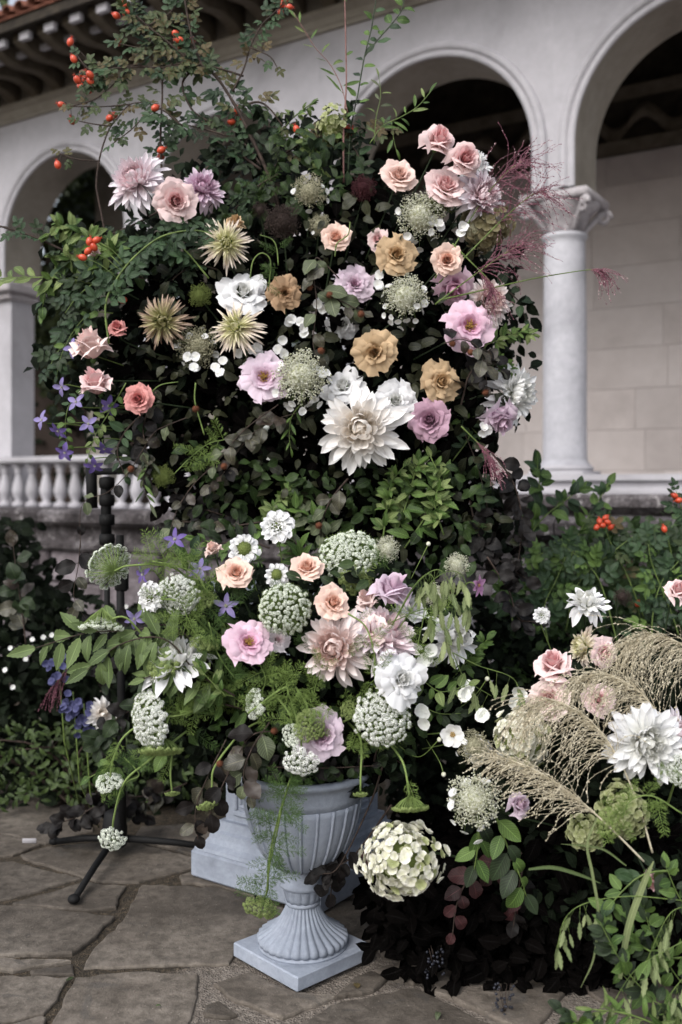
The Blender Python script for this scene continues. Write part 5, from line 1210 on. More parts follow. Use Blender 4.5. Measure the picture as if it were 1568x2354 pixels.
# beech twigs with husks
sprig('beech', ['beech', 'grey'], V3([(780, 640), (740, 600), (725, 596), (722, 640), (728, 700), (720, 790), (735, 830)], 3.36), .085, 8, 'drooping beech twig with brown husks in the middle', hang=.8, husk=[(710, 620, 3.36), (712, 660, 3.36), (758, 678, 3.36), (738, 806, 3.36)], r=(.0022, .0015))
sprig('beech', ['grey', 'beech'], V3([(700, 640), (760, 680), (800, 700), (835, 720)], 3.38), .09, 6, 'grey-green beech leaves below the ruffled lilac rose', hang=.8, husk=[(830, 722, 3.36)], r=(.002, .0015))
sprig('beech', ['beech', 'copper'], V3([(1020, 790), (1060, 780), (1100, 800), (1115, 850), (1120, 900)], 3.34), .08, 9, 'arched beech twig with husks right of the tan rose', hang=.8, husk=[(1040, 790, 3.36), (1082, 810, 3.34), (1116, 902, 3.34)], r=(.0018, .0012))
sprig('beech', ['beech', 'grey'], V3([(640, 930), (560, 990), (500, 1060), (440, 1120), (400, 1190), (385, 1270)], 3.40), .075, 9, 'long bare twig slanting down to the left', hang=.5, husk=[(515, 1072, 3.38), (450, 940, 3.4)], r=(.0022, .0014), t0=.25)
sprig('beech', ['beech', 'beech', 'copper'], V3([(720, 940), (620, 970), (560, 1020), (520, 1080), (480, 1120)], 3.42), .08, 12, 'bronze beech leaves in the dark lower left', hang=.5, r=(.002, .0014), cluster=2)
sprig('beech', ['grey', 'copper'], V3([(430, 960), (380, 980), (350, 1000), (300, 1080), (250, 1130), (190, 1160), (185, 1260)], 3.42), .07, 8, 'thin twig trailing left past the stand', hang=.6, husk=[(301, 1078, 3.4)], r=(.002, .0012))
sprig('beech', ['copper', 'beech'], V3([(360, 900), (330, 980), (340, 1050), (350, 1120)], 3.44), .085, 11, 'dark beech leaves beside the coral rose', hang=.6, cluster=2)
sprig('lance', ['dark', 'grey', 'bright'], V3([(330, 1000), (340, 1060), (330, 1110), (345, 1160)], 3.42), .085, 10, 'long narrow leaves hanging over the balustrade', hang=1.2, r=(.0015, .001))
sprig('beech', ['beech', 'grey'], V3([(800, 1100), (760, 1150), (740, 1200), (735, 1230)], 3.40), .075, 8, 'bronze leaves with a husk above the lower flowers', hang=.5, husk=[(733, 1208, 3.38)])
sprig('beech', ['copper', 'beech'], V3([(1060, 930), (1080, 860), (1120, 830), (1150, 850)], 3.44), .08, 10, 'dark copper leaves behind the right tan rose', cluster=2)
sprig('beech', ['copper'], V3([(560, 1200), (500, 1180), (440, 1160), (400, 1130)], 3.5), .075, 16, 'black leaves along the lower left of the tall arrangement', cluster=2, hang=.5)
sprig('rose', ['dark', 'rose'], V3([(500, 620), (450, 610), (400, 640), (380, 680)], 3.5), .09, 14, 'dark leaves above the olive spider dahlia')
sprig('lance', ['bright'], V3([(690, 930), (670, 960), (665, 1000), (670, 1040)], 3.42), .06, 7, 'small hanging leaves under the white lacecap', hang=.8, tw='green_stem', r=(.0015, .001))
sprig('beech', ['copper', 'beech', 'dark'], V3([(600, 1200), (520, 1210), (440, 1200), (380, 1210)], 3.46), .075, 18, 'dark leaves bridging down towards the fennel', cluster=2, hang=.4)
sprig('horn', ['dark', 'bright'], V3([(620, 1260), (560, 1240), (500, 1250), (450, 1240)], 3.3), .08, 14, 'dull green leaves behind the left green-centred scabious', cluster=2, hang=.2)
# feathery bits and bare stems
t = thing('fennel', 'curled fennel stem between white and brown tan roses', 'fennel', Matrix.Translation(P(600, 640, 3.36))); mb = MB()
inv = Matrix.Translation(P(600, 640, 3.36)).inverted()
for q in ([(575, 640), (582, 600), (602, 582), (622, 600), (618, 660)], [(640, 610), (636, 570), (625, 550), (598, 540)], [(770, 590), (775, 560), (800, 540), (805, 510)]):
    tube(mb, catmull([P(x, y, 3.35) for x, y in q], 6), .0026, .002, 5)
me = mb.mesh('stem'); me.transform(inv); link('stem', me, M['green_stem'], t)
for k in range(6): link('feathery_leaf', FROND[k % 3], M['frond'], t, inv @ fr(P(600+rnd(-25, 45), 590+rnd(-20, 70), 3.35), (rnd(-1, 1), rnd(-.4, .2), rnd(-1, 1)), (0, -1, 0), rnd(.05, .08)))
def bare(name, label, pts, r, mat, fr_=0, ff='frond'):
    w = catmull([P(*q) for q in pts], 7); Mx = Matrix.Translation(w[0]); inv = Mx.inverted(); t = thing(name, label, 'stem', Mx); mb = MB(); tube(mb, w, r, r*.8, 5)
    me = mb.mesh('stem'); me.transform(inv); link('stem', me, M[mat], t)
    for k in range(fr_):
        q = w[random.randrange(len(w))]; link('feathery_leaf', FROND[k % 3], M[ff], t, inv @ fr(q, (rnd(-1, 1), rnd(-.5, .2), rnd(-1, 1)), (0, -1, 0), rnd(.05, .1)))
    return t
bare('bare_stem', 'pale green bare stem curving down in the dark left part', V3([(450, 880), (448, 920), (458, 960), (470, 1000)], 3.4), .003, 'green_stem')
bare('bare_stem', 'thin green stem reaching right from the coral rose', V3([(345, 905), (370, 885), (410, 878)], 3.4), .0025, 'green_stem')
bare('fennel', 'feathery fennel in the dark lower left of the tall arrangement', V3([(400, 1090), (440, 1050), (480, 1020), (520, 1010)], 3.42), .002, 'green_stem', 12, 'frond_l')
bare('fennel', 'feathery green sprays left of the brown seed umbel', V3([(560, 500), (580, 460), (600, 430)], 3.6), .002, 'green_stem', 10, 'frond')
# purple grass
random.seed(5)
plume(V3([(1000, 640), (1060, 540), (1110, 460), (1160, 400), (1200, 370)], 3.42), 70, .24, 'plume_p', 'purple grass plume leaning over the arch, uppermost', droop=.3, wig=.3, out=1.0, bias=(.35, 0, 0), tip='seedtip', t0=.4)
plume(V3([(1010, 650), (1090, 570), (1160, 500), (1220, 450), (1250, 440)], 3.42), 55, .2, 'plume_p', 'purple grass plume crossing the column capital', droop=.5, wig=.3, out=.9, bias=(.35, 0, 0), tip='seedtip', t0=.45)
plume(V3([(1000, 700), (1080, 640), (1150, 590), (1200, 560)], 3.40), 60, .22, 'plume_p', 'purple grass plume in front of the column shaft', droop=.5, wig=.3, out=.9, bias=(.4, 0, .1), tip='seedtip', t0=.4)
plume(V3([(1010, 690), (1120, 665), (1230, 640), (1340, 622), (1380, 620)], 3.42), 30, .15, 'plume_p', 'purple grass plume farthest right against the wall', droop=1.1, wig=.3, out=.5, bias=(.5, 0, -.2), tip='seedtip', t0=.82)
plume(V3([(1040, 560), (1080, 600), (1120, 640), (1130, 660)], 3.38), 34, .18, 'plume_p', 'purple grass strands hanging over the blush dahlia', droop=1.2, wig=.3, out=.5, bias=(.1, 0, -.6), tip='seedtip', t0=.5)
plume(V3([(1060, 980), (1110, 1030), (1130, 1060)], 3.42), 36, .15, 'plume_p', 'purple grass tassel at the lower right of the tall arrangement', droop=.8, wig=.3, out=.3, bias=(.5, 0, -.5), tip='seedtip', t0=.3)

# ------------------------------------------------------------------ the urn arrangement
random.seed(33)
LOW = [(420, 1360), (560, 1320), (760, 1280), (950, 1320), (1060, 1400), (1090, 1540), (1060, 1640), (960, 1700), (890, 1770), (700, 1790), (590, 1785), (480, 1730), (400, 1660), (360, 1560), (370, 1440)]
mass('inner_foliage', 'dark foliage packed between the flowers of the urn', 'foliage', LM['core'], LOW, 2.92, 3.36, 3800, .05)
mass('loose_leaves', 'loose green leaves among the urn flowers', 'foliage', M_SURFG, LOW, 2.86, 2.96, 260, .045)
mass('copper_shade_foliage', 'black copper leaves filling the urn behind the flowers', 'foliage', LM['core2'], [(480, 1420), (1000, 1420), (1040, 1640), (900, 1760), (590, 1765), (450, 1660)], 2.95, 3.3, 1800, .055)
# loose feathery foliage threaded through the flowers
Ms = []
for i in range(80):
    x, y = random.choice([(rnd(330, 560), rnd(1280, 1500)), (rnd(330, 560), rnd(1560, 1720)), (rnd(520, 1000), rnd(1290, 1700)), (rnd(560, 760), rnd(1580, 1740)), (rnd(400, 520), rnd(1290, 1400))])
    Ms.append(fr(P(x, y, rnd(2.82, 3.0)), (rnd(-1, 1), rnd(-.5, .3), rnd(-.7, 1)), (0, -1, .3), rnd(.07, .12)))
mb = MB()
fv = np.array([v.co[:] for v in FROND[0].vertices]); ff = [tuple(p.vertices) for p in FROND[0].polygons]
me = repeat_mesh('feathery_foliage', fv, ff, np.zeros((len(fv), 2)), Ms[:60], False); tag(link('feathery_foliage', me, M['frond']), 'fine feathery green threads woven between the urn flowers', 'foliage', kind='stuff')

umbel('ball', 'florg', 655, 1400, 2.80, 116, (0, -1, .5), 'round greenish white lace umbel in the centre of the urn flowers', stem=[(640, 1480, 2.95), (650, 1600, 3.05)])
umbel('dome', 'florw', 878, 1650, 2.74, 132, (0, -1, .2), 'large white lace umbel at the right above the urn rim', stem=[(860, 1700, 2.9), (800, 1720, 3.02)])
umbel('dome', 'florw', 330, 1660, 2.82, 138, (-.75, -.6, -.05), 'white lace umbel turned left at the outer left of the urn', stem=[(420, 1640, 2.86), (520, 1610, 2.95), (600, 1650, 3.05)], frond=4)
umbel('flat', 'florg', 243, 1296, 2.92, 108, (-.55, .75, .25), 'green lace umbel seen from behind in front of the old wall', stem=[(300, 1300, 2.86), (400, 1305, 2.88), (470, 1380, 2.95), (560, 1500, 3.0)], frond=2)
umbel('cup', 'florg', 232, 1447, 2.84, 104, (0, -.25, -1), 'drooping lace umbel above the left hornbeam leaves', stem=[(245, 1425, 2.84), (290, 1420, 2.84), (350, 1480, 2.88), (470, 1560, 2.95)], frond=1)
umbel('dome', 'florw', 405, 1372, 2.82, 100, (-.2, -1, -.3), 'white lace umbel beside the left white scabious', stem=[(370, 1376, 2.80), (420, 1385, 2.82), (470, 1440, 2.9), (560, 1530, 3.0)], frond=3)
umbel('dome', 'florg', 800, 1262, 3.0, 136, (-.1, -.8, .8), 'wide greenish lace umbel at the back above the peach roses', frond=3)
umbel('dome', 'florgg', 818, 1325, 2.95, 80, (.1, -1, .4), 'lime green umbel under the wide back umbel', frond=2)
umbel('flat', 'florgg', 372, 1742, 2.82, 100, (.05, -.35, -1), 'lime green umbel face down under the left white umbel', stem=[(378, 1690, 2.82), (400, 1640, 2.86), (500, 1640, 2.95)], frond=1)
umbel('mini', 'florg', 250, 1792, 2.82, 66, (0, -.4, .8), 'small white-green umbel hanging left, upper of two', stem=[(262, 1740, 2.82), (300, 1680, 2.86), (420, 1620, 2.92)], frond=2)
umbel('mini', 'florg', 256, 1934, 2.86, 64, (0, -.5, -.2), 'lowest hanging umbel, above the black tripod', stem=[(262, 1880, 2.84), (285, 1800, 2.82), (340, 1750, 2.84), (430, 1680, 2.9)], frond=2)
umbel('mini', 'florgg', 479, 1858, 2.80, 56, (.2, -.5, -1), 'small lime umbel hanging by the bronze leaves', stem=[(487, 1810, 2.80), (495, 1760, 2.80), (560, 1680, 2.85), (620, 1650, 2.95)], frond=0)
umbel('mini', 'florgg', 396, 1828, 2.86, 34, (.1, -.5, -1), 'tiny lime umbel between the hanging ones at left', stem=[(392, 1780, 2.86), (396, 1730, 2.88)], frond=1)
umbel('mini', 'florgg', 829, 1830, 2.78, 36, (0, -.4, -1), 'tiny umbel dangling in front of the urn bowl', stem=[(829, 1790, 2.78), (829, 1700, 2.82), (800, 1660, 2.95)], frond=2)
umbel('flat', 'florgg', 945, 1872, 2.74, 88, (.05, -.3, -1), 'green umbel hanging face down right of the urn', stem=[(940, 1820, 2.74), (925, 1750, 2.76), (880, 1690, 2.9)], frond=1)
umbel('mini', 'florgg', 596, 2095, 2.80, 84, (-.2, -.9, -.7), 'lime umbel hanging beside the urn foot', stem=[(615, 2045, 2.80), (618, 1980, 2.80), (640, 1880, 2.80), (665, 1800, 2.82), (680, 1740, 2.9)], frond=0)
umbel('mini', 'florw', 690, 1758, 2.74, 84, (-.1, -1, -.5), 'small open white umbel in front of the urn rim', stem=[(690, 1690, 2.78), (660, 1650, 2.9)], frond=0)
umbel('mini', 'florg', 668, 1690, 2.74, 56, (-.5, -1, .2), 'small green umbel left of the pale lilac rose', stem=[(665, 1640, 2.8), (630, 1590, 2.85), (625, 1540, 2.95)], frond=2)
umbel('mini', 'florg', 578, 1618, 2.78, 72, (-.8, -.6, .1), 'narrow umbel seen edge-on above the bronze leaves', stem=[(600, 1620, 2.8), (650, 1600, 2.85), (680, 1640, 2.95)], frond=2)
umbel('flat', 'florgg', 716, 1672, 2.72, 80, (.3, -1, -.1), 'lime seed umbel lying over the pale lilac rose', stem=[(705, 1620, 2.76), (680, 1580, 2.85)], frond=4)
umbel('mini', 'florgg', 470, 1470, 2.84, 70, (.2, -.3, 1), 'small lime umbel left of the open pink rose', frond=3)
umbel('mini', 'florgg', 470, 1372, 2.86, 54, (.3, -.6, .6), 'lime umbel beside the left white lace umbel', frond=3)
umbel('mini', 'florgg', 800, 1630, 2.80, 44, (-.3, -.8, .4), 'little lime umbel left of the large white one', frond=3)
umbel('mini', 'florgg', 372, 1520, 2.80, 80, (0, -.8, .5), 'lime umbel on the left white dahlia', frond=2)
# hanging fennel trail
bare('fennel', 'long trail of fennel hanging in front of the urn', V3([(664, 1800), (650, 1850), (635, 1920), (620, 1990), (612, 2060)], 2.78), .0028, 'green_stem', 46, 'frond')
bare('fennel', 'bent green stem arching over the pale lilac rose', V3([(570, 1640), (650, 1582), (665, 1600), (690, 1680)], 2.76), .0028, 'ray', 10, 'frond_l')
bare('fennel', 'bright curved stem left of the white rose', V3([(800, 1410), (840, 1440), (860, 1500), (862, 1560)], 2.76), .0026, 'ray', 8, 'frond_l')
bare('fennel', 'fennel sprays beside the violet clematis above left', V3([(350, 1290), (400, 1300), (450, 1320), (480, 1370)], 2.86), .0024, 'ray', 16, 'frond_l')
bare('fennel', 'fennel stems fanning out at the far left of the urn', V3([(360, 1650), (430, 1640), (500, 1600), (540, 1600)], 2.84), .003, 'ray', 20, 'frond_l')
bare('fennel', 'fennel stem hanging at the left below the umbels', V3([(285, 1740), (320, 1780), (290, 1800), (270, 1850)], 2.84), .002, 'ray', 8, 'frond')
bare('fennel', 'wispy fennel to the left of the pink roses of the urn', V3([(480, 1430), (500, 1500), (540, 1560)], 2.84), .002, 'ray', 12, 'frond')

rose('full', 'peach', 543, 1316, 2.84, 88, (-.1, -1, .75), 'peach rose at the upper left of the urn, below the green scabious', c=C2)
rose('full', 'peach', 705, 1304, 2.90, 76, (.05, -1, .8), 'small peach rose upper right of the round umbel', c=C2)
rose('full', 'peach', 766, 1384, 2.80, 90, (.1, -1, .65), 'peach rose right of the round lace umbel', c=C2)
rose('open', 'lilacpink', 574, 1474, 2.76, 118, (.1, -.9, .5), 'open pink rose with yellow stamens left of centre', c=C2)
rose('star', 'white', 928, 1560, 2.74, 132, (.3, -1, .25), 'large white rose above the big white lace umbel', c=C2)
rose('full', 'lilac', 738, 1690, 2.78, 122, (.15, -1, .15), 'pale lilac rose low in the urn behind green stems', c=C2)
rose('bud', 'lilac', 895, 1372, 2.86, 112, (.2, -.5, .9), 'pale lilac rose at the upper right of the urn', c=C2)
rose('bud', 'blush', 492, 1268, 2.95, 46, (-.1, -.3, 1), 'tiny beige rose bud behind the peach rose', c=C2)
rose('bud', 'palepink', 850, 1385, 2.9, 64, (-.4, -.4, .9), 'pale pink petals just left of the upper lilac rose', c=C2)
rose('shaggy', 'whitepink', 640, 1470, 2.84, 70, (.4, -1, .4), 'pale petals behind the open pink rose', c=C2)
dahlia('cafe', 'blushdahlia', 766, 1490, 2.78, 172, (0, -1, .1), 'big blush dahlia in the middle of the urn flowers', c=C2)
dahlia('cafe', 'whitepink', 882, 1452, 2.82, 180, (.2, -.8, 1), 'white and pink dahlia right of the blush one', c=C2)
dahlia('loose', 'white', 398, 1510, 2.84, 164, (-.1, -.75, 1), 'white dahlia at the left above the green leaves', c=C2)
dahlia('loose', 'white', 1048, 1465, 2.90, 140, (.6, -1, .2), 'white dahlia at the right behind the sea oats', c=C2)
scabious(637, 1210, 2.98, 80, (0, -1, .5), 'white scabious standing highest over the urn', .3)
scabious(562, 1262, 2.92, 74, (.1, -1, .4), 'white scabious with green centre, left of the highest one', .52)
scabious(636, 1322, 2.90, 58, (.1, -1, .4), 'green-centred scabious between the two upper peach roses', .55)
scabious(345, 1374, 2.84, 74, (-.6, -1, 0), 'white scabious at the left of the urn', .3)
scabious(1100, 1725, 2.86, 66, (.2, -1, -.4), 'pale lacy flower head right of the big white umbel', .4)
for x, y, m, ax, d, tx in [(403, 1240, 'clem', (-.3, -1, .4), 58, 'violet clematis above the fennel at upper left of the urn'), (330, 1320, 'clem', (-.8, -.7, -.1), 56, 'violet clematis beside the stalk of the back-turned umbel'), (460, 1308, 'clemp', (0, -.9, .4), 58, 'pale violet clematis left of the upper peach rose'), (520, 1392, 'clemp', (0, -1, 0), 66, 'violet clematis beside the round umbel'), (309, 1422, 'clemp', (.1, -1, -.1), 54, 'pale violet clematis in front of the black poles')]:
    star_flower('clematis', 'clematis', 5, m, x, y, 2.88, d, ax, tx, W=.42, bend=-.8, ctr='beadw', cr=.1)
star_flower('anemone', 'anemone', 8, 'pinkan', 1098, 1345, 2.95, 56, (.9, -.6, 0), 'magenta pink anemone among the black leaves', W=.5)
star_flower('anemone', 'anemone', 6, 'white', 1040, 1688, 2.80, 60, (0, -1, .1), 'white anemone with yellow centre right of the large umbel', W=.85, a=1.3, b=.5, bend=.3, cr=.16)
for x, y, tx in [(1160, 1715, 'white buds on the cream green hydrangea'), (965, 1650, 'green-white sepal flower right of the large umbel'), (1110, 1640, 'small white flower above the cream green hydrangea'), (980, 1510, 'white florets under the sea oats'), (1070, 1580, 'white floret right of the white rose'), (1190, 1600, 'greenish bell flower left of the pink roses')]:
    t = thing('floret_spray', tx, 'flower', Matrix.Translation(P(x, y, 2.82)))
    for k in range(3): link('floret', FLR[k], PM_['florw'], t, axm((rnd(-.015, .015), rnd(-.01, .01), rnd(-.02, .02)), (rnd(-.6, .6), -1, rnd(-.6, .6)), S(36, 2.8)))
# small buds on wiry stems
for i, (pts, tx) in enumerate([([(985, 1250, 3.0), (970, 1280, 3.0), (945, 1330, 3.0)], 'round bud on a wiry stem above the upper lilac rose'), ([(1010, 1700, 2.8), (960, 1740, 2.84), (900, 1700, 2.9)], 'bud on a bent stem beside the white anemone'), ([(1020, 1780, 2.8), (1010, 1750, 2.82), (980, 1700, 2.9)], 'nodding bud under the white anemone'), ([(1120, 1560, 2.86), (1090, 1600, 2.88), (1040, 1640, 2.92)], 'green bud on a stem near the seed pods')]):
    b = bare('bud_stem', tx, pts, .0014, 'green_stem'); mb = MB(); ball(mb, (0, 0, 0), .007, 1, 8, 6); link('bud', mb.mesh('bud'), M['beadw'], b)
# foliage
sprig('horn', ['horn'], V3([(480, 1520), (400, 1440), (300, 1450), (200, 1455), (80, 1490)], 2.86), .125, 20, 'long hornbeam branch pointing far left', hang=.7, r=(.0028, .0015), t0=.25)
sprig('horn', ['horn'], V3([(460, 1560), (380, 1470), (280, 1480), (200, 1540)], 2.82), .13, 17, 'hornbeam leaves hanging left below the long branch', hang=1.0, r=(.0028, .0015), t0=.2)
sprig('horn', ['horn'], V3([(540, 1600), (470, 1560), (400, 1540), (330, 1560)], 2.82), .11, 15, 'hornbeam leaves under the left white dahlia', hang=.6, r=(.0028, .0015))
sprig('horn', ['horn', 'bright'], V3([(600, 1640), (520, 1620), (430, 1600), (380, 1610)], 2.88), .09, 8, 'green leaves behind the fennel fan', hang=.4)
sprig('bright', ['bright', 'light'], V3([(520, 1600), (480, 1560), (455, 1530)], 2.80), .055, 5, 'bright leaf rosettes below the left white dahlia', cluster=5, tw='green_stem', r=(.002, .001))
sprig('beech', ['beech', 'copper'], V3([(640, 1680), (580, 1690), (540, 1750), (500, 1830), (470, 1900)], 2.80), .085, 12, 'bronze beech branch hanging over the left of the urn', hang=.9, r=(.0022, .0014), husk=[(505, 1755, 2.76), (630, 1680, 2.78)])
sprig('beech', ['beech', 'grey'], V3([(620, 1660), (580, 1720), (560, 1780), (575, 1830)], 2.78), .085, 9, 'bronze beech leaves touching the urn rim', hang=.9, r=(.0022, .0014))
sprig('beech', ['copper', 'beech'], V3([(520, 1700), (480, 1780), (450, 1860), (455, 1930)], 2.84), .08, 9, 'dark beech leaves hanging lowest at the left', hang=.9, r=(.002, .0014))
sprig('beech', ['copper'], V3([(880, 1760), (850, 1850), (780, 1990), (740, 2010)], 2.95), .085, 7, 'dark plum leaves against the urn neck', hang=.8, t0=.55)
sprig('beech', ['copper'], V3([(400, 1440), (440, 1500), (450, 1540)], 2.86), .07, 4, 'single black leaf on the left white dahlia', t0=.6)
sprig('ovate', ['bright', 'light'], V3([(900, 1500), (980, 1570), (1020, 1590), (1090, 1570)], 2.82), .06, 10, 'green leaves right of the white rose', tw='green_stem', r=(.0018, .001))
sprig('ovate', ['bright', 'dark'], V3([(880, 1600), (960, 1620), (1010, 1640), (1060, 1640)], 2.86), .06, 12, 'leaves between white rose and anemone', tw='green_stem', r=(.0018, .001))
sprig('bright', ['bright'], V3([(1040, 1560), (1090, 1500), (1120, 1470)], 2.98), .06, 8, 'green rosettes under the magenta anemone', cluster=4, tw='green_stem', r=(.002, .001))
sprig('ovate', ['bright', 'rose'], V3([(430, 1330), (430, 1290), (440, 1260)], 2.94), .07, 7, 'dark leaves under the highest clematis', tw='green_stem', r=(.002, .001))
sprig('horn', ['bright', 'grey'], V3([(700, 1330), (690, 1270), (670, 1230)], 3.1), .09, 10, 'broad leaves behind the white scabious', cluster=2)
sprig('ovate', ['dark', 'rose'], V3([(860, 1750), (870, 1720), (900, 1740), (930, 1760)], 2.96), .07, 10, 'dark leaves over the right side of the rim', cluster=2, hang=.5)
sprig('ovate', ['dark', 'copper'], V3([(560, 1700), (600, 1755), (680, 1765), (760, 1765), (860, 1760)], 2.84), .055, 22, 'dark leaves along the urn rim', cluster=3, hang=.3)
# sea oats
def oats(label, stems, n, leaf=.052):
    t = thing('sea_oats', label, 'grass', Matrix.Translation(P(*stems[0][0]))); inv = t.matrix_basis.inverted(); mb = MB()
    for q in stems:
        w = catmull([P(*e) for e in q], 8); tube(mb, w, .0018, .0008, 4)
        for i in range(n):
            k = len(w)*(.4+.6*i/n); a = w[min(int(k), len(w)-1)]; d = Vector((rnd(-.5, .5), rnd(-.4, .2), -1)); e = a+d.normalized()*rnd(.01, .04); tube(mb, [a, e], .0006, .0005, 3)
            link('seed_head', random.choice(LEAF['oat']), LM['oat'], t, inv @ fr(e, d, (rnd(-.6, .6), -1, rnd(-.2, .4)), leaf*rnd(.75, 1.25)))
    me = mb.mesh('stem'); me.transform(inv); link('stem', me, M['green_stem'], t); return t
oats('pale sea oats drooping over the upper right of the urn', [[(900, 1440, 2.8), (960, 1340, 2.78), (1010, 1310, 2.76), (1040, 1360, 2.76), (1050, 1450, 2.76)], [(900, 1440, 2.8), (950, 1350, 2.78), (990, 1320, 2.76), (1010, 1380, 2.76)], [(920, 1440, 2.8), (1000, 1330, 2.78), (1060, 1320, 2.76), (1085, 1400, 2.76)], [(900, 1430, 2.8), (980, 1400, 2.78), (1020, 1430, 2.76), (1030, 1500, 2.76)]], 13)
oats('sea oats hanging between the urn and the right group', [[(1040, 1500, 2.82), (1100, 1530, 2.82), (1180, 1560, 2.82), (1200, 1620, 2.82)], [(1040, 1500, 2.82), (1070, 1560, 2.82), (1130, 1600, 2.82)]], 6)
lace(1050, 1300, 2.98, 62, (0, -1, .7), 'yellowish frothy flower head behind the sea oats', bm='beadw', nf=0, name='seed_umbel', c=C2)
lace(890, 1265, 3.02, 66, (0, -1, .8), 'frothy cream flower head right of the wide back umbel', bm='beadw', nf=0, name='seed_umbel', c=C2, tall=1.4)
lace(1000, 1370, 2.92, 64, (0, -1, .5), 'frothy beige seed head inside the sea oats', bm='beadw', nf=0, name='seed_umbel', c=C2)

for (x, y, n, tx) in [(600, 1560, 9, 'wispy green threads under the open pink rose'), (960, 1440, 8, 'wispy threads over the white and pink dahlia'), (720, 1560, 8, 'wispy threads across the big blush dahlia'), (420, 1420, 9, 'wispy threads around the left umbel'), (700, 1650, 8, 'wispy threads in front of the pale lilac rose')]:
    bare('fennel', tx, [(x, y+40, 2.8), (x+10, y, 2.78), (x+rnd(-30, 30), y-40, 2.76)], .0016, 'ray', n, 'frond_l')
rose('shaggy', 'palepink', 850, 1448, 2.80, 84, (-.2, -1, .5), 'pink-hearted ruffled flower between the two urn dahlias', c=C2)
rose('full', 'white', 950, 1395, 2.90, 84, (.3, -.8, .7), 'white rose above the white and pink urn dahlia', c=C2)
lace(375, 1545, 2.84, 70, (0, -1, .4), 'lime frothy flower head under the left white dahlia', bm='beadg', nf=0, name='seed_umbel', c=C2)
# ------------------------------------------------------------------ right-hand group, close to the viewer
random.seed(44)
RG = [(1170, 1620), (1300, 1560), (1500, 1500), (1640, 1480), (1660, 2400), (1300, 2400), (1240, 2200), (1090, 2100), (1010, 1990), (1020, 1780)]
def P3(pts, Y): return [(x, y, Y) for x, y in pts]
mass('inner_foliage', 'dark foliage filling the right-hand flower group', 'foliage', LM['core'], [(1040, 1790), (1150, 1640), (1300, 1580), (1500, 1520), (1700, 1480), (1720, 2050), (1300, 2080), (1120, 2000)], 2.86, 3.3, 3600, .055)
mass('copper_shade_foliage', 'black leaves added for the deep shade under the right-hand flowers', 'foliage', LM['core2'], [(830, 2040), (1020, 1990), (1100, 1840), (1700, 1840), (1740, 2290), (1300, 2340), (1120, 2260), (960, 2190), (860, 2140)], 2.86, 3.3, 5200, .07)  # added leaf mass, its black colour stands in for deep shade
mass('ground_shade_foliage', 'dark low leaves added for the shade on the ground right of the urn', 'foliage', LM['core2'], [(880, 1960), (1000, 1900), (1700, 1900), (1740, 2250), (1400, 2230), (1000, 2100)], 3.3, 3.9, 3000, .08)  # added from the ground up to darken the shaded paving
hydrangea('hyd', 925, 1976, 2.72, 168, (-.9, -.45, -.15), 'cream panicle hydrangea low beside the urn, largest of the hydrangeas', n=300, tall=1.15, fs=.168, c=C3)
hydrangea('hyd', 1202, 1702, 2.76, 128, (0, -1, .25), 'cream green hydrangea beside the tan plumes', n=200, fs=.19, c=C3)
hydrangea('hydg', 1432, 1862, 2.66, 118, (.1, -1, .3), 'green hydrangea under the big white dahlia', n=180, fs=.2, c=C3)
hydrangea('hydg', 1348, 1912, 2.70, 84, (-.4, -1, -.1), 'smaller green hydrangea left of the other green one', n=110, fs=.25, c=C3)
lace(1090, 1838, 2.70, 138, (-.1, -1, .25), 'cream lacecap with white hanging florets low at right', nf=14, c=C3)
lace(1090, 1715, 2.80, 84, (0, -1, .1), 'grey lacecap above the cream lacecap', nf=5, bm='beado', c=C3)
rose('bud', 'lilac', 1188, 1852, 2.72, 64, (.3, -.8, .4), 'pale lilac rose bud right of the cream lacecap', c=C3)
rose('bud', 'pink', 1278, 1538, 2.84, 92, (-.1, -.6, .9), 'pink rose half open above the tan plumes', c=C3)
rose('full', 'pink', 1390, 1502, 2.88, 78, (.1, -1, .35), 'pink rose with deep centre right of the half open one', c=C3)
rose('full', 'palepink', 1262, 1608, 2.82, 98, (-.3, -1, .3), 'pale pink rose behind the plume strands', c=C3)
rose('full', 'pink', 1378, 1608, 2.86, 82, (.1, -1, .3), 'pink rose half hidden between two plumes', c=C3)
rose('bud', 'pink', 1488, 2012, 2.66, 62, (.1, -.7, -.5), 'small pink rose among the lower right leaves', c=C3)
rose('bud', 'pink', 1556, 1364, 3.05, 66, (.2, -.7, .6), 'pink rose at the right picture edge', c=C3)
dahlia('cafe', 'white', 1488, 1708, 2.60, 184, (-.05, -1, .2), 'big white dahlia at the right, largest of its group', c=C3)
dahlia('cafe', 'whitepink', 1556, 1690, 2.72, 110, (.4, -1, .4), 'lilac-white dahlia behind the big white one', c=C3)
dahlia('loose', 'white', 1350, 1382, 3.0, 104, (-.1, -.7, .9), 'white dahlia standing apart above the right group', c=C3)
dahlia('cafe', 'lime', 1336, 1486, 3.0, 84, (-.9, -.25, .1), 'cream dahlia seen from the side left of the pink rose', c=C3)
umbel('dome', 'florw', 1572, 1772, 2.56, 76, (-.2, -1, .2), 'white lace umbel cut by the right picture edge', c=C3, frond=3)
umbel('mini', 'florgg', 1408, 1990-100, 2.60, 70, (.2, -1, .3), 'lime umbel on the green hydrangea', c=C3, frond=4)
bare('fennel', 'fennel sprays below the big white dahlia', P3([(1568, 1870), (1500, 1830), (1450, 1840), (1430, 1880)], 2.56), .0024, 'ray', 12, 'frond_l')
scabious(1245, 1425-10, 3.1, 40, (0, -1, .3), 'tiny white flower among the dark leaves at right', .3, c=C3)
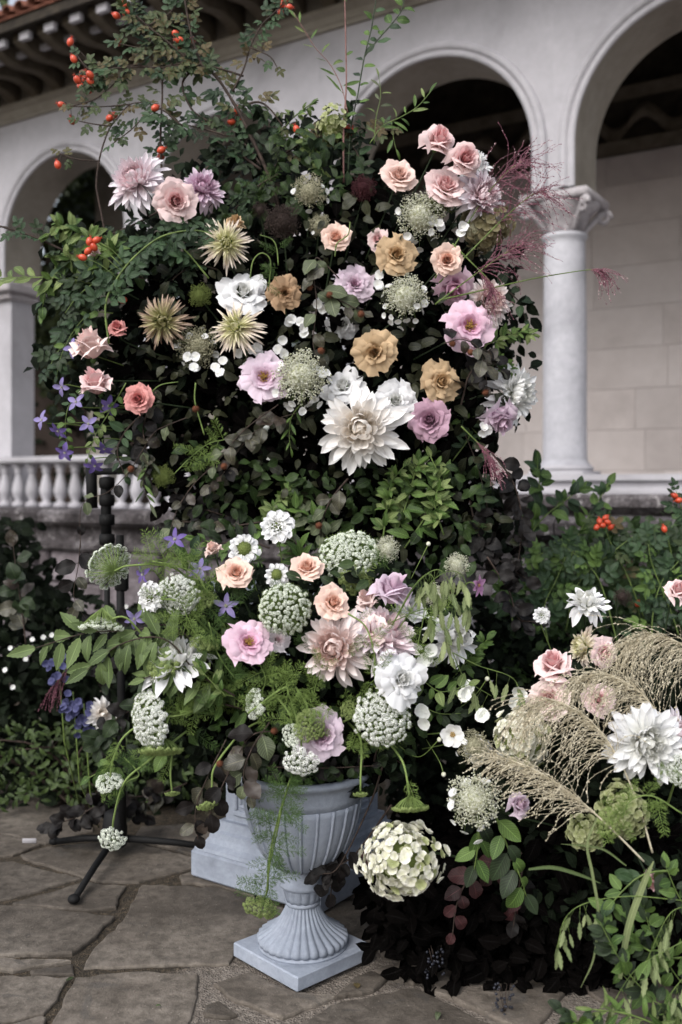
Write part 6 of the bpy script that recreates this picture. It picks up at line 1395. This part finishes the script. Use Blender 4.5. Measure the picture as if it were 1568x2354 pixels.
lace(1430, 1372, 3.1, 46, (0, -1, .3), 'dull brown seed head right of the standing dahlia', bm='beadd', nf=0, name='seed_umbel', c=C3)
# tan plumes
random.seed(9)
plume(P3([(1700, 1720), (1650, 1580), (1580, 1490), (1500, 1460), (1440, 1480)], 2.72), 170, .27, 'plume_t', 'tall tan grass plume at the right edge', droop=1.5, out=.6, bias=(-.35, 0, .15), t0=.3, r=.0006, wig=.24)
plume(P3([(1620, 1800), (1540, 1680), (1470, 1590), (1390, 1550), (1330, 1560)], 2.68), 130, .2, 'plume_t', 'tan grass plume arching left behind the white dahlia', droop=1.3, out=.6, bias=(-.3, 0, .1), t0=.3, r=.0008, wig=.24)
plume(P3([(1500, 1960), (1470, 1860), (1420, 1740), (1350, 1650), (1270, 1610), (1230, 1620)], 2.62), 160, .24, 'plume_t', 'dark tan plume drooping in front of the pale pink rose', droop=1.2, out=.6, bias=(-.4, 0, 0), t0=.35, r=.0008, wig=.24)
plume(P3([(1480, 1980), (1400, 1900), (1320, 1830), (1230, 1770), (1140, 1735)], 2.60), 120, .17, 'plume_t', 'flat tan plume reaching left over the lacecap', droop=.5, out=.5, bias=(-.5, 0, 0), t0=.35, r=.0008, wig=.22)
# leaves, blades
sprig('ovate', ['dark', 'bright'], P3([(1130, 1850), (1160, 1930), (1190, 2000), (1210, 2060)], 2.72), .11, 9, 'long dark green leaves under the lacecap', hang=.9, tw='green_stem')
sprig('ovate', ['bright', 'dark'], P3([(1100, 1870), (1100, 1930), (1090, 2000)], 2.74), .10, 6, 'hydrangea leaves below the cream lacecap', hang=.9, tw='green_stem')
sprig('beech', ['plum'], P3([(1200, 1960), (1150, 1990), (1080, 2020), (1050, 2080), (1040, 2150)], 2.80), .085, 10, 'reddish plum leaves in the shade at right', hang=.6)
sprig('beech', ['plum', 'copper'], P3([(1200, 2000), (1190, 2060), (1180, 2130)], 2.85), .09, 6, 'dusky red leaves hanging lower in the shade', hang=1)
sprig('beech', ['copper', 'copper', 'plum'], P3([(900, 1850), (820, 1960), (770, 2000), (760, 2060)], 2.98), .085, 9, 'black leaves reaching to the urn neck', hang=.6, t0=.3)
def blade_leaf(label, pts, W, mat):
    w = catmull([P(*q) for q in pts], 6); Mx = Matrix.Translation(w[0]); inv = Mx.inverted(); t = thing('ribbon_grass', label, 'grass', Mx); V = []; F = []; Uv = []; n = len(w)
    for i, p in enumerate(w):
        tg = (w[min(i+1, n-1)]-w[max(i-1, 0)]).normalized(); s = tg.cross(Vector((0, -1, .2))).normalized(); f = i/(n-1); wd = W*math.sin(math.pi*min(.98, .12+.88*f))**.6
        for k in (-1, 0, 1): V.append(tuple(p+s*wd*k*.5+Vector((0, .0015 if k == 0 else 0, 0)))); Uv.append(((k+1)/2, f))
    for i in range(n-1):
        for k in (0, 1): q = i*3+k; F.append((q, q+1, q+4, q+3))
    mb = MB(); mb.add(V, F, Uv); me = mb.mesh('blade'); me.transform(inv); link('blade', me, LM[mat], t)
blade_leaf('broad striped grass blade standing at lower right', P3([(1425, 2250), (1445, 2130), (1480, 2030), (1502, 1980)], 2.50), .018, 'oat')
blade_leaf('thin pale grass blade curling down at right', P3([(1372, 1880), (1350, 1940), (1362, 2010), (1375, 2100), (1365, 2200), (1335, 2270)], 2.55), .008, 'oat')
blade_leaf('bent grass blade lying across the dark leaves', P3([(1215, 1998), (1270, 1994), (1330, 2010), (1380, 2030)], 2.6), .010, 'horn')
blade_leaf('thin grass blade hanging over the hydrangeas', P3([(1440, 1990), (1380, 1950), (1290, 1940)], 2.6), .006, 'oat')
sprig('ovate', ['bright', 'dark', 'rose'], P3([(1560, 2000), (1480, 2010), (1420, 2060), (1380, 2120)], 2.6), .075, 14, 'green leaves under the smaller green hydrangea', tw='green_stem', cluster=2, hang=.3)
sprig('bright', ['bright', 'dark'], P3([(1600, 2200), (1530, 2200), (1470, 2170), (1440, 2120)], 2.56), .065, 12, 'bright leafy stem right of the striped blade', tw='green_stem', cluster=3, hang=.2)
sprig('lance', ['bright', 'light'], P3([(1600, 2400), (1520, 2360), (1440, 2330), (1360, 2320)], 2.46), .08, 18, 'narrow green leaves along the bottom right edge', tw='green_stem', cluster=2)
for i, (q, tx) in enumerate([([(1640, 2330), (1560, 2250), (1500, 2150), (1480, 2080)], 'leafy green stem at the right edge, middle one'), ([(1640, 2430), (1540, 2340), (1450, 2260), (1400, 2200)], 'leafy green stem leaning left at lower right'), ([(1660, 2200), (1600, 2120), (1560, 2060), (1530, 1990)], 'leafy stem below the big white dahlia'), ([(1640, 2450), (1600, 2380), (1540, 2320), (1500, 2300)], 'leafy stem in the lower right corner'), ([(1500, 2300), (1440, 2230), (1400, 2160), (1380, 2120)], 'leafy stem behind the striped blade'), ([(1380, 2420), (1340, 2360), (1290, 2320)], 'small leaves at the bottom edge near the corner')]):
    sprig('ovate', ['bright', 'dark'], P3(q, 2.55-.02*i), .062, 13, tx, tw='green_stem', r=(.0018, .001), cluster=2)
oats('sea oats in an arc at the lower right', [[(1568, 2070, 2.5), (1450, 2060, 2.5), (1350, 2075, 2.5), (1300, 2110, 2.5), (1280, 2180, 2.5)]], 14, .04)
oats('sea oats tumbling over the lower right corner', [[(1600, 2150, 2.48), (1540, 2180, 2.48), (1460, 2230, 2.48), (1400, 2320, 2.48)], [(1620, 2200, 2.48), (1560, 2260, 2.48), (1510, 2330, 2.48)], [(1640, 2260, 2.48), (1590, 2300, 2.48), (1560, 2370, 2.48)], [(1600, 2080, 2.5), (1540, 2100, 2.5), (1490, 2200, 2.5)]], 12, .045)
for i, (x, y, Y, tx) in enumerate([(1002, 2210, 2.85, 'cluster of blue-black berries on the paving'), (1160, 2300, 2.75, 'second berry cluster nearer the bottom edge')]):
    t = thing('berry_cluster', tx, 'berries', Matrix.Translation(P(x, y, Y)))
    for k in range(34):
        mb = MB() if k == 0 else mb
        if k == 0: ball(mb, (0, 0, 0), .0042, 1, 7, 5); bm = mb.mesh('berry')
        link('berry', bm, M['berry'], t, Matrix.Translation((rnd(-.03, .03), rnd(-.02, .02), rnd(-.045, .04))))
    sb = MB()
    for k in range(6): tube(sb, [Vector((0, 0, -.04)), Vector((rnd(-.03, .03), rnd(-.02, .02), .04))], .001, .0008, 3)
    link('stem', sb.mesh('stem'), M['twig'], t)

# ------------------------------------------------------------------ planting behind
random.seed(55)
def bush(name, label, poly, Y0, Y1, n, size, mat, trunk, cat='bush', W=.6):
    V, F, Uv = blade(1, W, .85, .75, fold=.2, bend=-.8, nu=2, nv=4, seed=3, wave=.2); base = Vector((trunk[0], trunk[1], 0)); t = thing(name, label, cat, Matrix.Translation(base)); inv = Matrix.Translation(-base)
    Ms = fill_ms(poly, Y0, Y1, n, size); me = repeat_mesh('foliage', V, F, Uv, Ms); me.transform(inv); link('foliage', me, mat, t, kind='stuff')
    mb = MB()
    for i in range(14):
        e = Ms[random.randrange(len(Ms))].to_translation(); tube(mb, catmull([base+Vector((rnd(-.1, .1), rnd(-.1, .1), -.02)), base.lerp(e, .5)+Vector((rnd(-.1, .1), rnd(-.1, .1), .1)), e], 4), .008, .003, 5)
    me = mb.mesh('branches'); me.transform(inv); link('branches', me, M['twig'], t); return t
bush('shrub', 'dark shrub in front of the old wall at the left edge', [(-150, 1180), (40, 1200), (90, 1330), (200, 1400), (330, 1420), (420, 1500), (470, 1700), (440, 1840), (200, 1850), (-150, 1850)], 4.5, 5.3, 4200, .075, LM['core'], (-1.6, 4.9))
bush('shrub', 'green low shrub behind the tripod legs at left', [(-120, 1640), (100, 1660), (300, 1690), (430, 1720), (460, 1800), (300, 1835), (-120, 1845)], 4.35, 4.6, 700, .06, LM['bushl'], (-1.2, 4.6), W=.35)
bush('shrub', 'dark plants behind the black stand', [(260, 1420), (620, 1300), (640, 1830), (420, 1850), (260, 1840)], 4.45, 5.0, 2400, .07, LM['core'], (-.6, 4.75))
bush('rose_bush', 'rose bush with hips in front of the right-hand wall', [(1200, 1330), (1290, 1250), (1340, 1210), (1400, 1190), (1470, 1210), (1560, 1180), (1700, 1150), (1750, 1560), (1400, 1600), (1150, 1560), (1120, 1400)], 4.1, 4.8, 3400, .055, LM['bush'], (1.4, 4.5))
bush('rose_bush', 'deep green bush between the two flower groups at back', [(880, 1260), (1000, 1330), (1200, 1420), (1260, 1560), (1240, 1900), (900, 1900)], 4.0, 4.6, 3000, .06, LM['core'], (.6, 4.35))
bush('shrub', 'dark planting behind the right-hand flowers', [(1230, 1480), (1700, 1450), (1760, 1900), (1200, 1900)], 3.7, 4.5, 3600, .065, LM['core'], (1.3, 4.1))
sprig('ovate', ['rose', 'bright'], [(1180, 1330, 4.2), (1215, 1240, 4.2), (1230, 1170, 4.2), (1240, 1110, 4.2), (1235, 1070, 4.2)], .11, 16, 'broad-leaved shoot in front of the column base', tw='green_stem', cluster=2, r=(.004, .002))
sprig('ovate', ['bright', 'rose'], [(1300, 1320, 4.3), (1330, 1230, 4.3), (1370, 1160, 4.3), (1400, 1110, 4.3)], .095, 14, 'green shoot over the weathered coping right of the column', tw='green_stem', cluster=2, r=(.004, .002))
sprig('ovate', ['bright', 'rose'], [(1180, 1290, 4.2), (1240, 1200, 4.2), (1300, 1150, 4.2), (1340, 1120, 4.2)], .1, 14, 'leafy shoot rising beside the black leaves', tw='green_stem', cluster=2, r=(.004, .002))
for i, (q, hp, tx) in enumerate([([(1480, 1420), (1440, 1320), (1400, 1240), (1390, 1200)], [(1378, 1198), (1386, 1208), (1396, 1200), (1404, 1212), (1372, 1212), (1392, 1190)], 'rose shoot with six hips before the stone pier'), ([(1560, 1380), (1545, 1280), (1530, 1220)], [(1527, 1216)], 'rose shoot with a single orange hip'), ([(1600, 1300), (1575, 1200), (1555, 1130)], [(1551, 1140), (1560, 1150)], 'rose shoot with hips at the right picture edge'), ([(1520, 1480), (1480, 1440), (1466, 1400)], [(1466, 1388)], 'low rose twig with one hip near the standing dahlia'), ([(1300, 1450), (1330, 1340), (1420, 1260), (1460, 1230)], [], 'arching rose shoot in the right-hand bush')]):
    sprig('rose', ['rose', 'rose_dry', 'dark'], [(x, y, 4.05) for x, y in q], .12, 10, tx, name='rose_hip_branch', hip=[(x, y, 4.0) for x, y in hp], tw='green_stem', hipd=17)
sprig('beech', ['dark', 'beech'], [(60, 1480, 4.1), (50, 1400, 4.1), (40, 1330, 4.1), (30, 1250, 4.1)], .11, 9, 'large dull round leaves at the left edge', cluster=2)
sprig('beech', ['copper', 'beech'], [(185, 1240, 3.3), (180, 1300, 3.3), (170, 1370, 3.3), (195, 1420, 3.3)], .085, 7, 'dark curled leaves hanging beside the back-turned umbel', hang=.6, r=(.0015, .001))
for i, (q, tx) in enumerate([([(1260, 1480), (1250, 1400), (1280, 1330), (1300, 1280)], 'leafy rose shoot right of the black leaves'), ([(1500, 1520), (1500, 1420), (1520, 1340), (1560, 1290)], 'leafy rose shoot above the tall tan plume'), ([(1180, 1440), (1170, 1360), (1200, 1300), (1250, 1270)], 'green rose leaves in the gap before the balusters'), ([(1420, 1480), (1380, 1340), (1340, 1290), (1290, 1250)], 'rose shoot behind the standing white dahlia'), ([(1560, 1460), (1540, 1400), (1500, 1300), (1490, 1250)], 'upright rose shoot at the right before the pier')]):
    sprig('rose', ['rose', 'bright', 'rose'], [(x, y, 3.95) for x, y in q], .12, 15, tx, tw='green_stem')
sprig('beech', ['copper'], [(330, 1830, 4.1), (250, 1840, 4.0), (170, 1880, 3.95), (110, 1900, 3.95)], .09, 16, 'black leaves lying over the tripod hub', cluster=3, hang=.1)
sprig('beech', ['copper', 'beech'], [(430, 1800, 4.2), (360, 1830, 4.15), (300, 1860, 4.1), (330, 1880, 4.1)], .09, 12, 'dark leaves on the paving behind the stand', cluster=3, hang=.1)
sprig('beech', ['dark', 'copper'], [(420, 1600, 3.4), (330, 1620, 3.4), (260, 1660, 3.4), (230, 1720, 3.4)], .1, 13, 'large dark leaves hanging before the poles', hang=.6, cluster=2)
sprig('ovate', ['dark', 'bright'], [(420, 1720, 3.5), (330, 1740, 3.5), (260, 1760, 3.5), (200, 1790, 3.5)], .08, 14, 'dull green leaves above the tripod hub', hang=.4, cluster=2, tw='green_stem')
sprig('beech', ['dark', 'copper'], [(380, 1420, 3.5), (300, 1440, 3.5), (250, 1500, 3.5), (240, 1570, 3.5)], .09, 12, 'dark leaves behind the drooping umbel at left', hang=.4, cluster=2)
for k, (x, y, m, L_) in enumerate([(357, 2318, 'bright', .022), (822, 2278, 'rose_dry', .04), (150, 2260, 'rose_dry', .03), (1010, 2330, 'grey', .035), (905, 2240, 'beech', .04)]):
    o = link('fallen_leaf', LEAF['ovate'][k % 3], LM[m], None, fr(G(x, y)+Vector((0, 0, .006)), (rnd(-1, 1), rnd(-1, 1), .05), (0, 0, 1), L_)); tag(o, ['tiny bright green leaf on the middle paving slab', 'dry yellowish leaf in front of the urn base', 'dry leaf on the paving at left', 'grey-green leaf on the front paving right of the urn', 'bronze leaf beside the right corner of the urn base'][k], 'leaf', 'fallen leaves on the paving')
# blurred blue flowers at left
for x, y, tx in [(130, 1535, 'blurred blue delphinium spike behind the hornbeam leaves'), (165, 1628, 'blurred blue flowers left of the white one'), (190, 1655, 'lowest blurred blue flowers at left')]:
    t = thing('delphinium', tx, 'flower', Matrix.Translation(P(x, y, 3.9)))
    for k in range(15): link('floret', FLR[k % 3], PM_['blue'], t, axm((rnd(-.04, .04), rnd(-.03, .03), rnd(-.06, .06)), (rnd(-.8, .8), -1, rnd(-.6, .8)), .034))
    mb = MB(); tube(mb, [Vector((0, .02, .06)), Vector((.02, .04, -.3)), Vector((.02, .35, -P(x, y, 3.9).z))], .003, .003, 5); link('stem', mb.mesh('stem'), M['green_stem'], t)
dahlia('loose', 'cream', 238, 1640, 3.9, 74, (.3, -1, .3), 'blurred cream flower beside the blue ones at left', stem=False)
plume([(180, 1500, 3.9), (150, 1540, 3.9), (120, 1580, 3.9)], 26, .16, 'plume_p', 'blurred purple grass tuft below the delphinium', droop=.9, out=.5, bias=(-.1, 0, -.5))
t = thing('white_flowers', 'scatter of tiny white flowers in the left shrub', 'flowers', Matrix.Translation(P(100, 1470, 4.4)))
for k, (x, y) in enumerate([(100, 1465), (75, 1470), (98, 1500), (130, 1510), (60, 1515), (25, 1490), (120, 1460), (30, 1580), (290, 1395), (12, 1540)]): link('floret', FLR[k % 3], PM_['white'], t, t.matrix_basis.inverted() @ axm(P(x, y, 4.38), (rnd(-.3, .3), -1, .4), .025))
# hedge and trees beyond the arches
def tree(label, x, y, h, r, mat, n=2600, size=.28):
    t = thing('tree', label, 'tree', Matrix.Translation((x, y, 0))); mb = MB(); tube(mb, catmull([(0, 0, -.1), (.1, 0, h*.3), (0, .1, h*.7)], 5), .25, .1, 9, .1)
    cl = []
    for i in range(16):
        a = rnd(0, 6.28); c = Vector((math.cos(a)*r*rnd(.2, .8), math.sin(a)*r*rnd(.2, .8), h*rnd(.3, .95))); cl.append((c, rnd(.3, .5)*r)); tube(mb, [Vector((0, 0, h*.35)), c], .08, .03, 5)
    link('trunk', mb.mesh('trunk'), M['twig'], t); Ms = []
    for i in range(n):
        c, q = random.choice(cl); d = Vector((random.gauss(0, 1), random.gauss(0, 1), random.gauss(0, 1))).normalized(); Ms.append(fr(c+d*q*rnd(.6, 1.05), (rnd(-1, 1), rnd(-1, 1), rnd(-1, .3)), d+Vector((0, 0, .5)), size*rnd(.6, 1.2)))
    V, F, Uv = blade(1, .6, .85, .75, fold=.2, bend=-.8, nu=2, nv=3, seed=3); link('crown', repeat_mesh('crown', V, F, Uv, Ms), mat, t, kind='stuff')
LM['tree'] = leaf_mat('tree_leaf', G_('#1c2412'), G_('#46502a'), attr=True)
tree('olive green tree seen through the left arch', -4.7, 16.0, 8.2, 2.7, LM['tree'], 5200); tree('dark tree beyond the leftmost arches', -8.4, 17.5, 8.6, 3.2, LM['tree'], 5200); tree('tree beyond the loggia behind the tall arrangement', -2.2, 18.5, 8.0, 2.8, LM['tree'], 4200)
o = thing('hedge', 'dark hedge beyond the left end of the loggia', 'hedge', Matrix.Translation((-8, 15.5, 0))); V, F, Uv = blade(1, .6, .85, .75, fold=.2, bend=-.8, nu=2, nv=3, seed=3)
link('foliage', repeat_mesh('foliage', V, F, Uv, [fr(Vector((rnd(-6, 6), rnd(-.6, .6), rnd(0, 3.6))), (rnd(-1, 1), rnd(-1, 1), rnd(-1, .3)), (rnd(-1, 1), -1, rnd(0, 1)), .2*rnd(.6, 1.2)) for _ in range(6000)]), LM['core'], o, kind='stuff')
mb = MB(); box(mb, (0, 0, 1.7), (12, .7, 3.4)); link('branches', mb.mesh('branches', False), M['twig'], o)
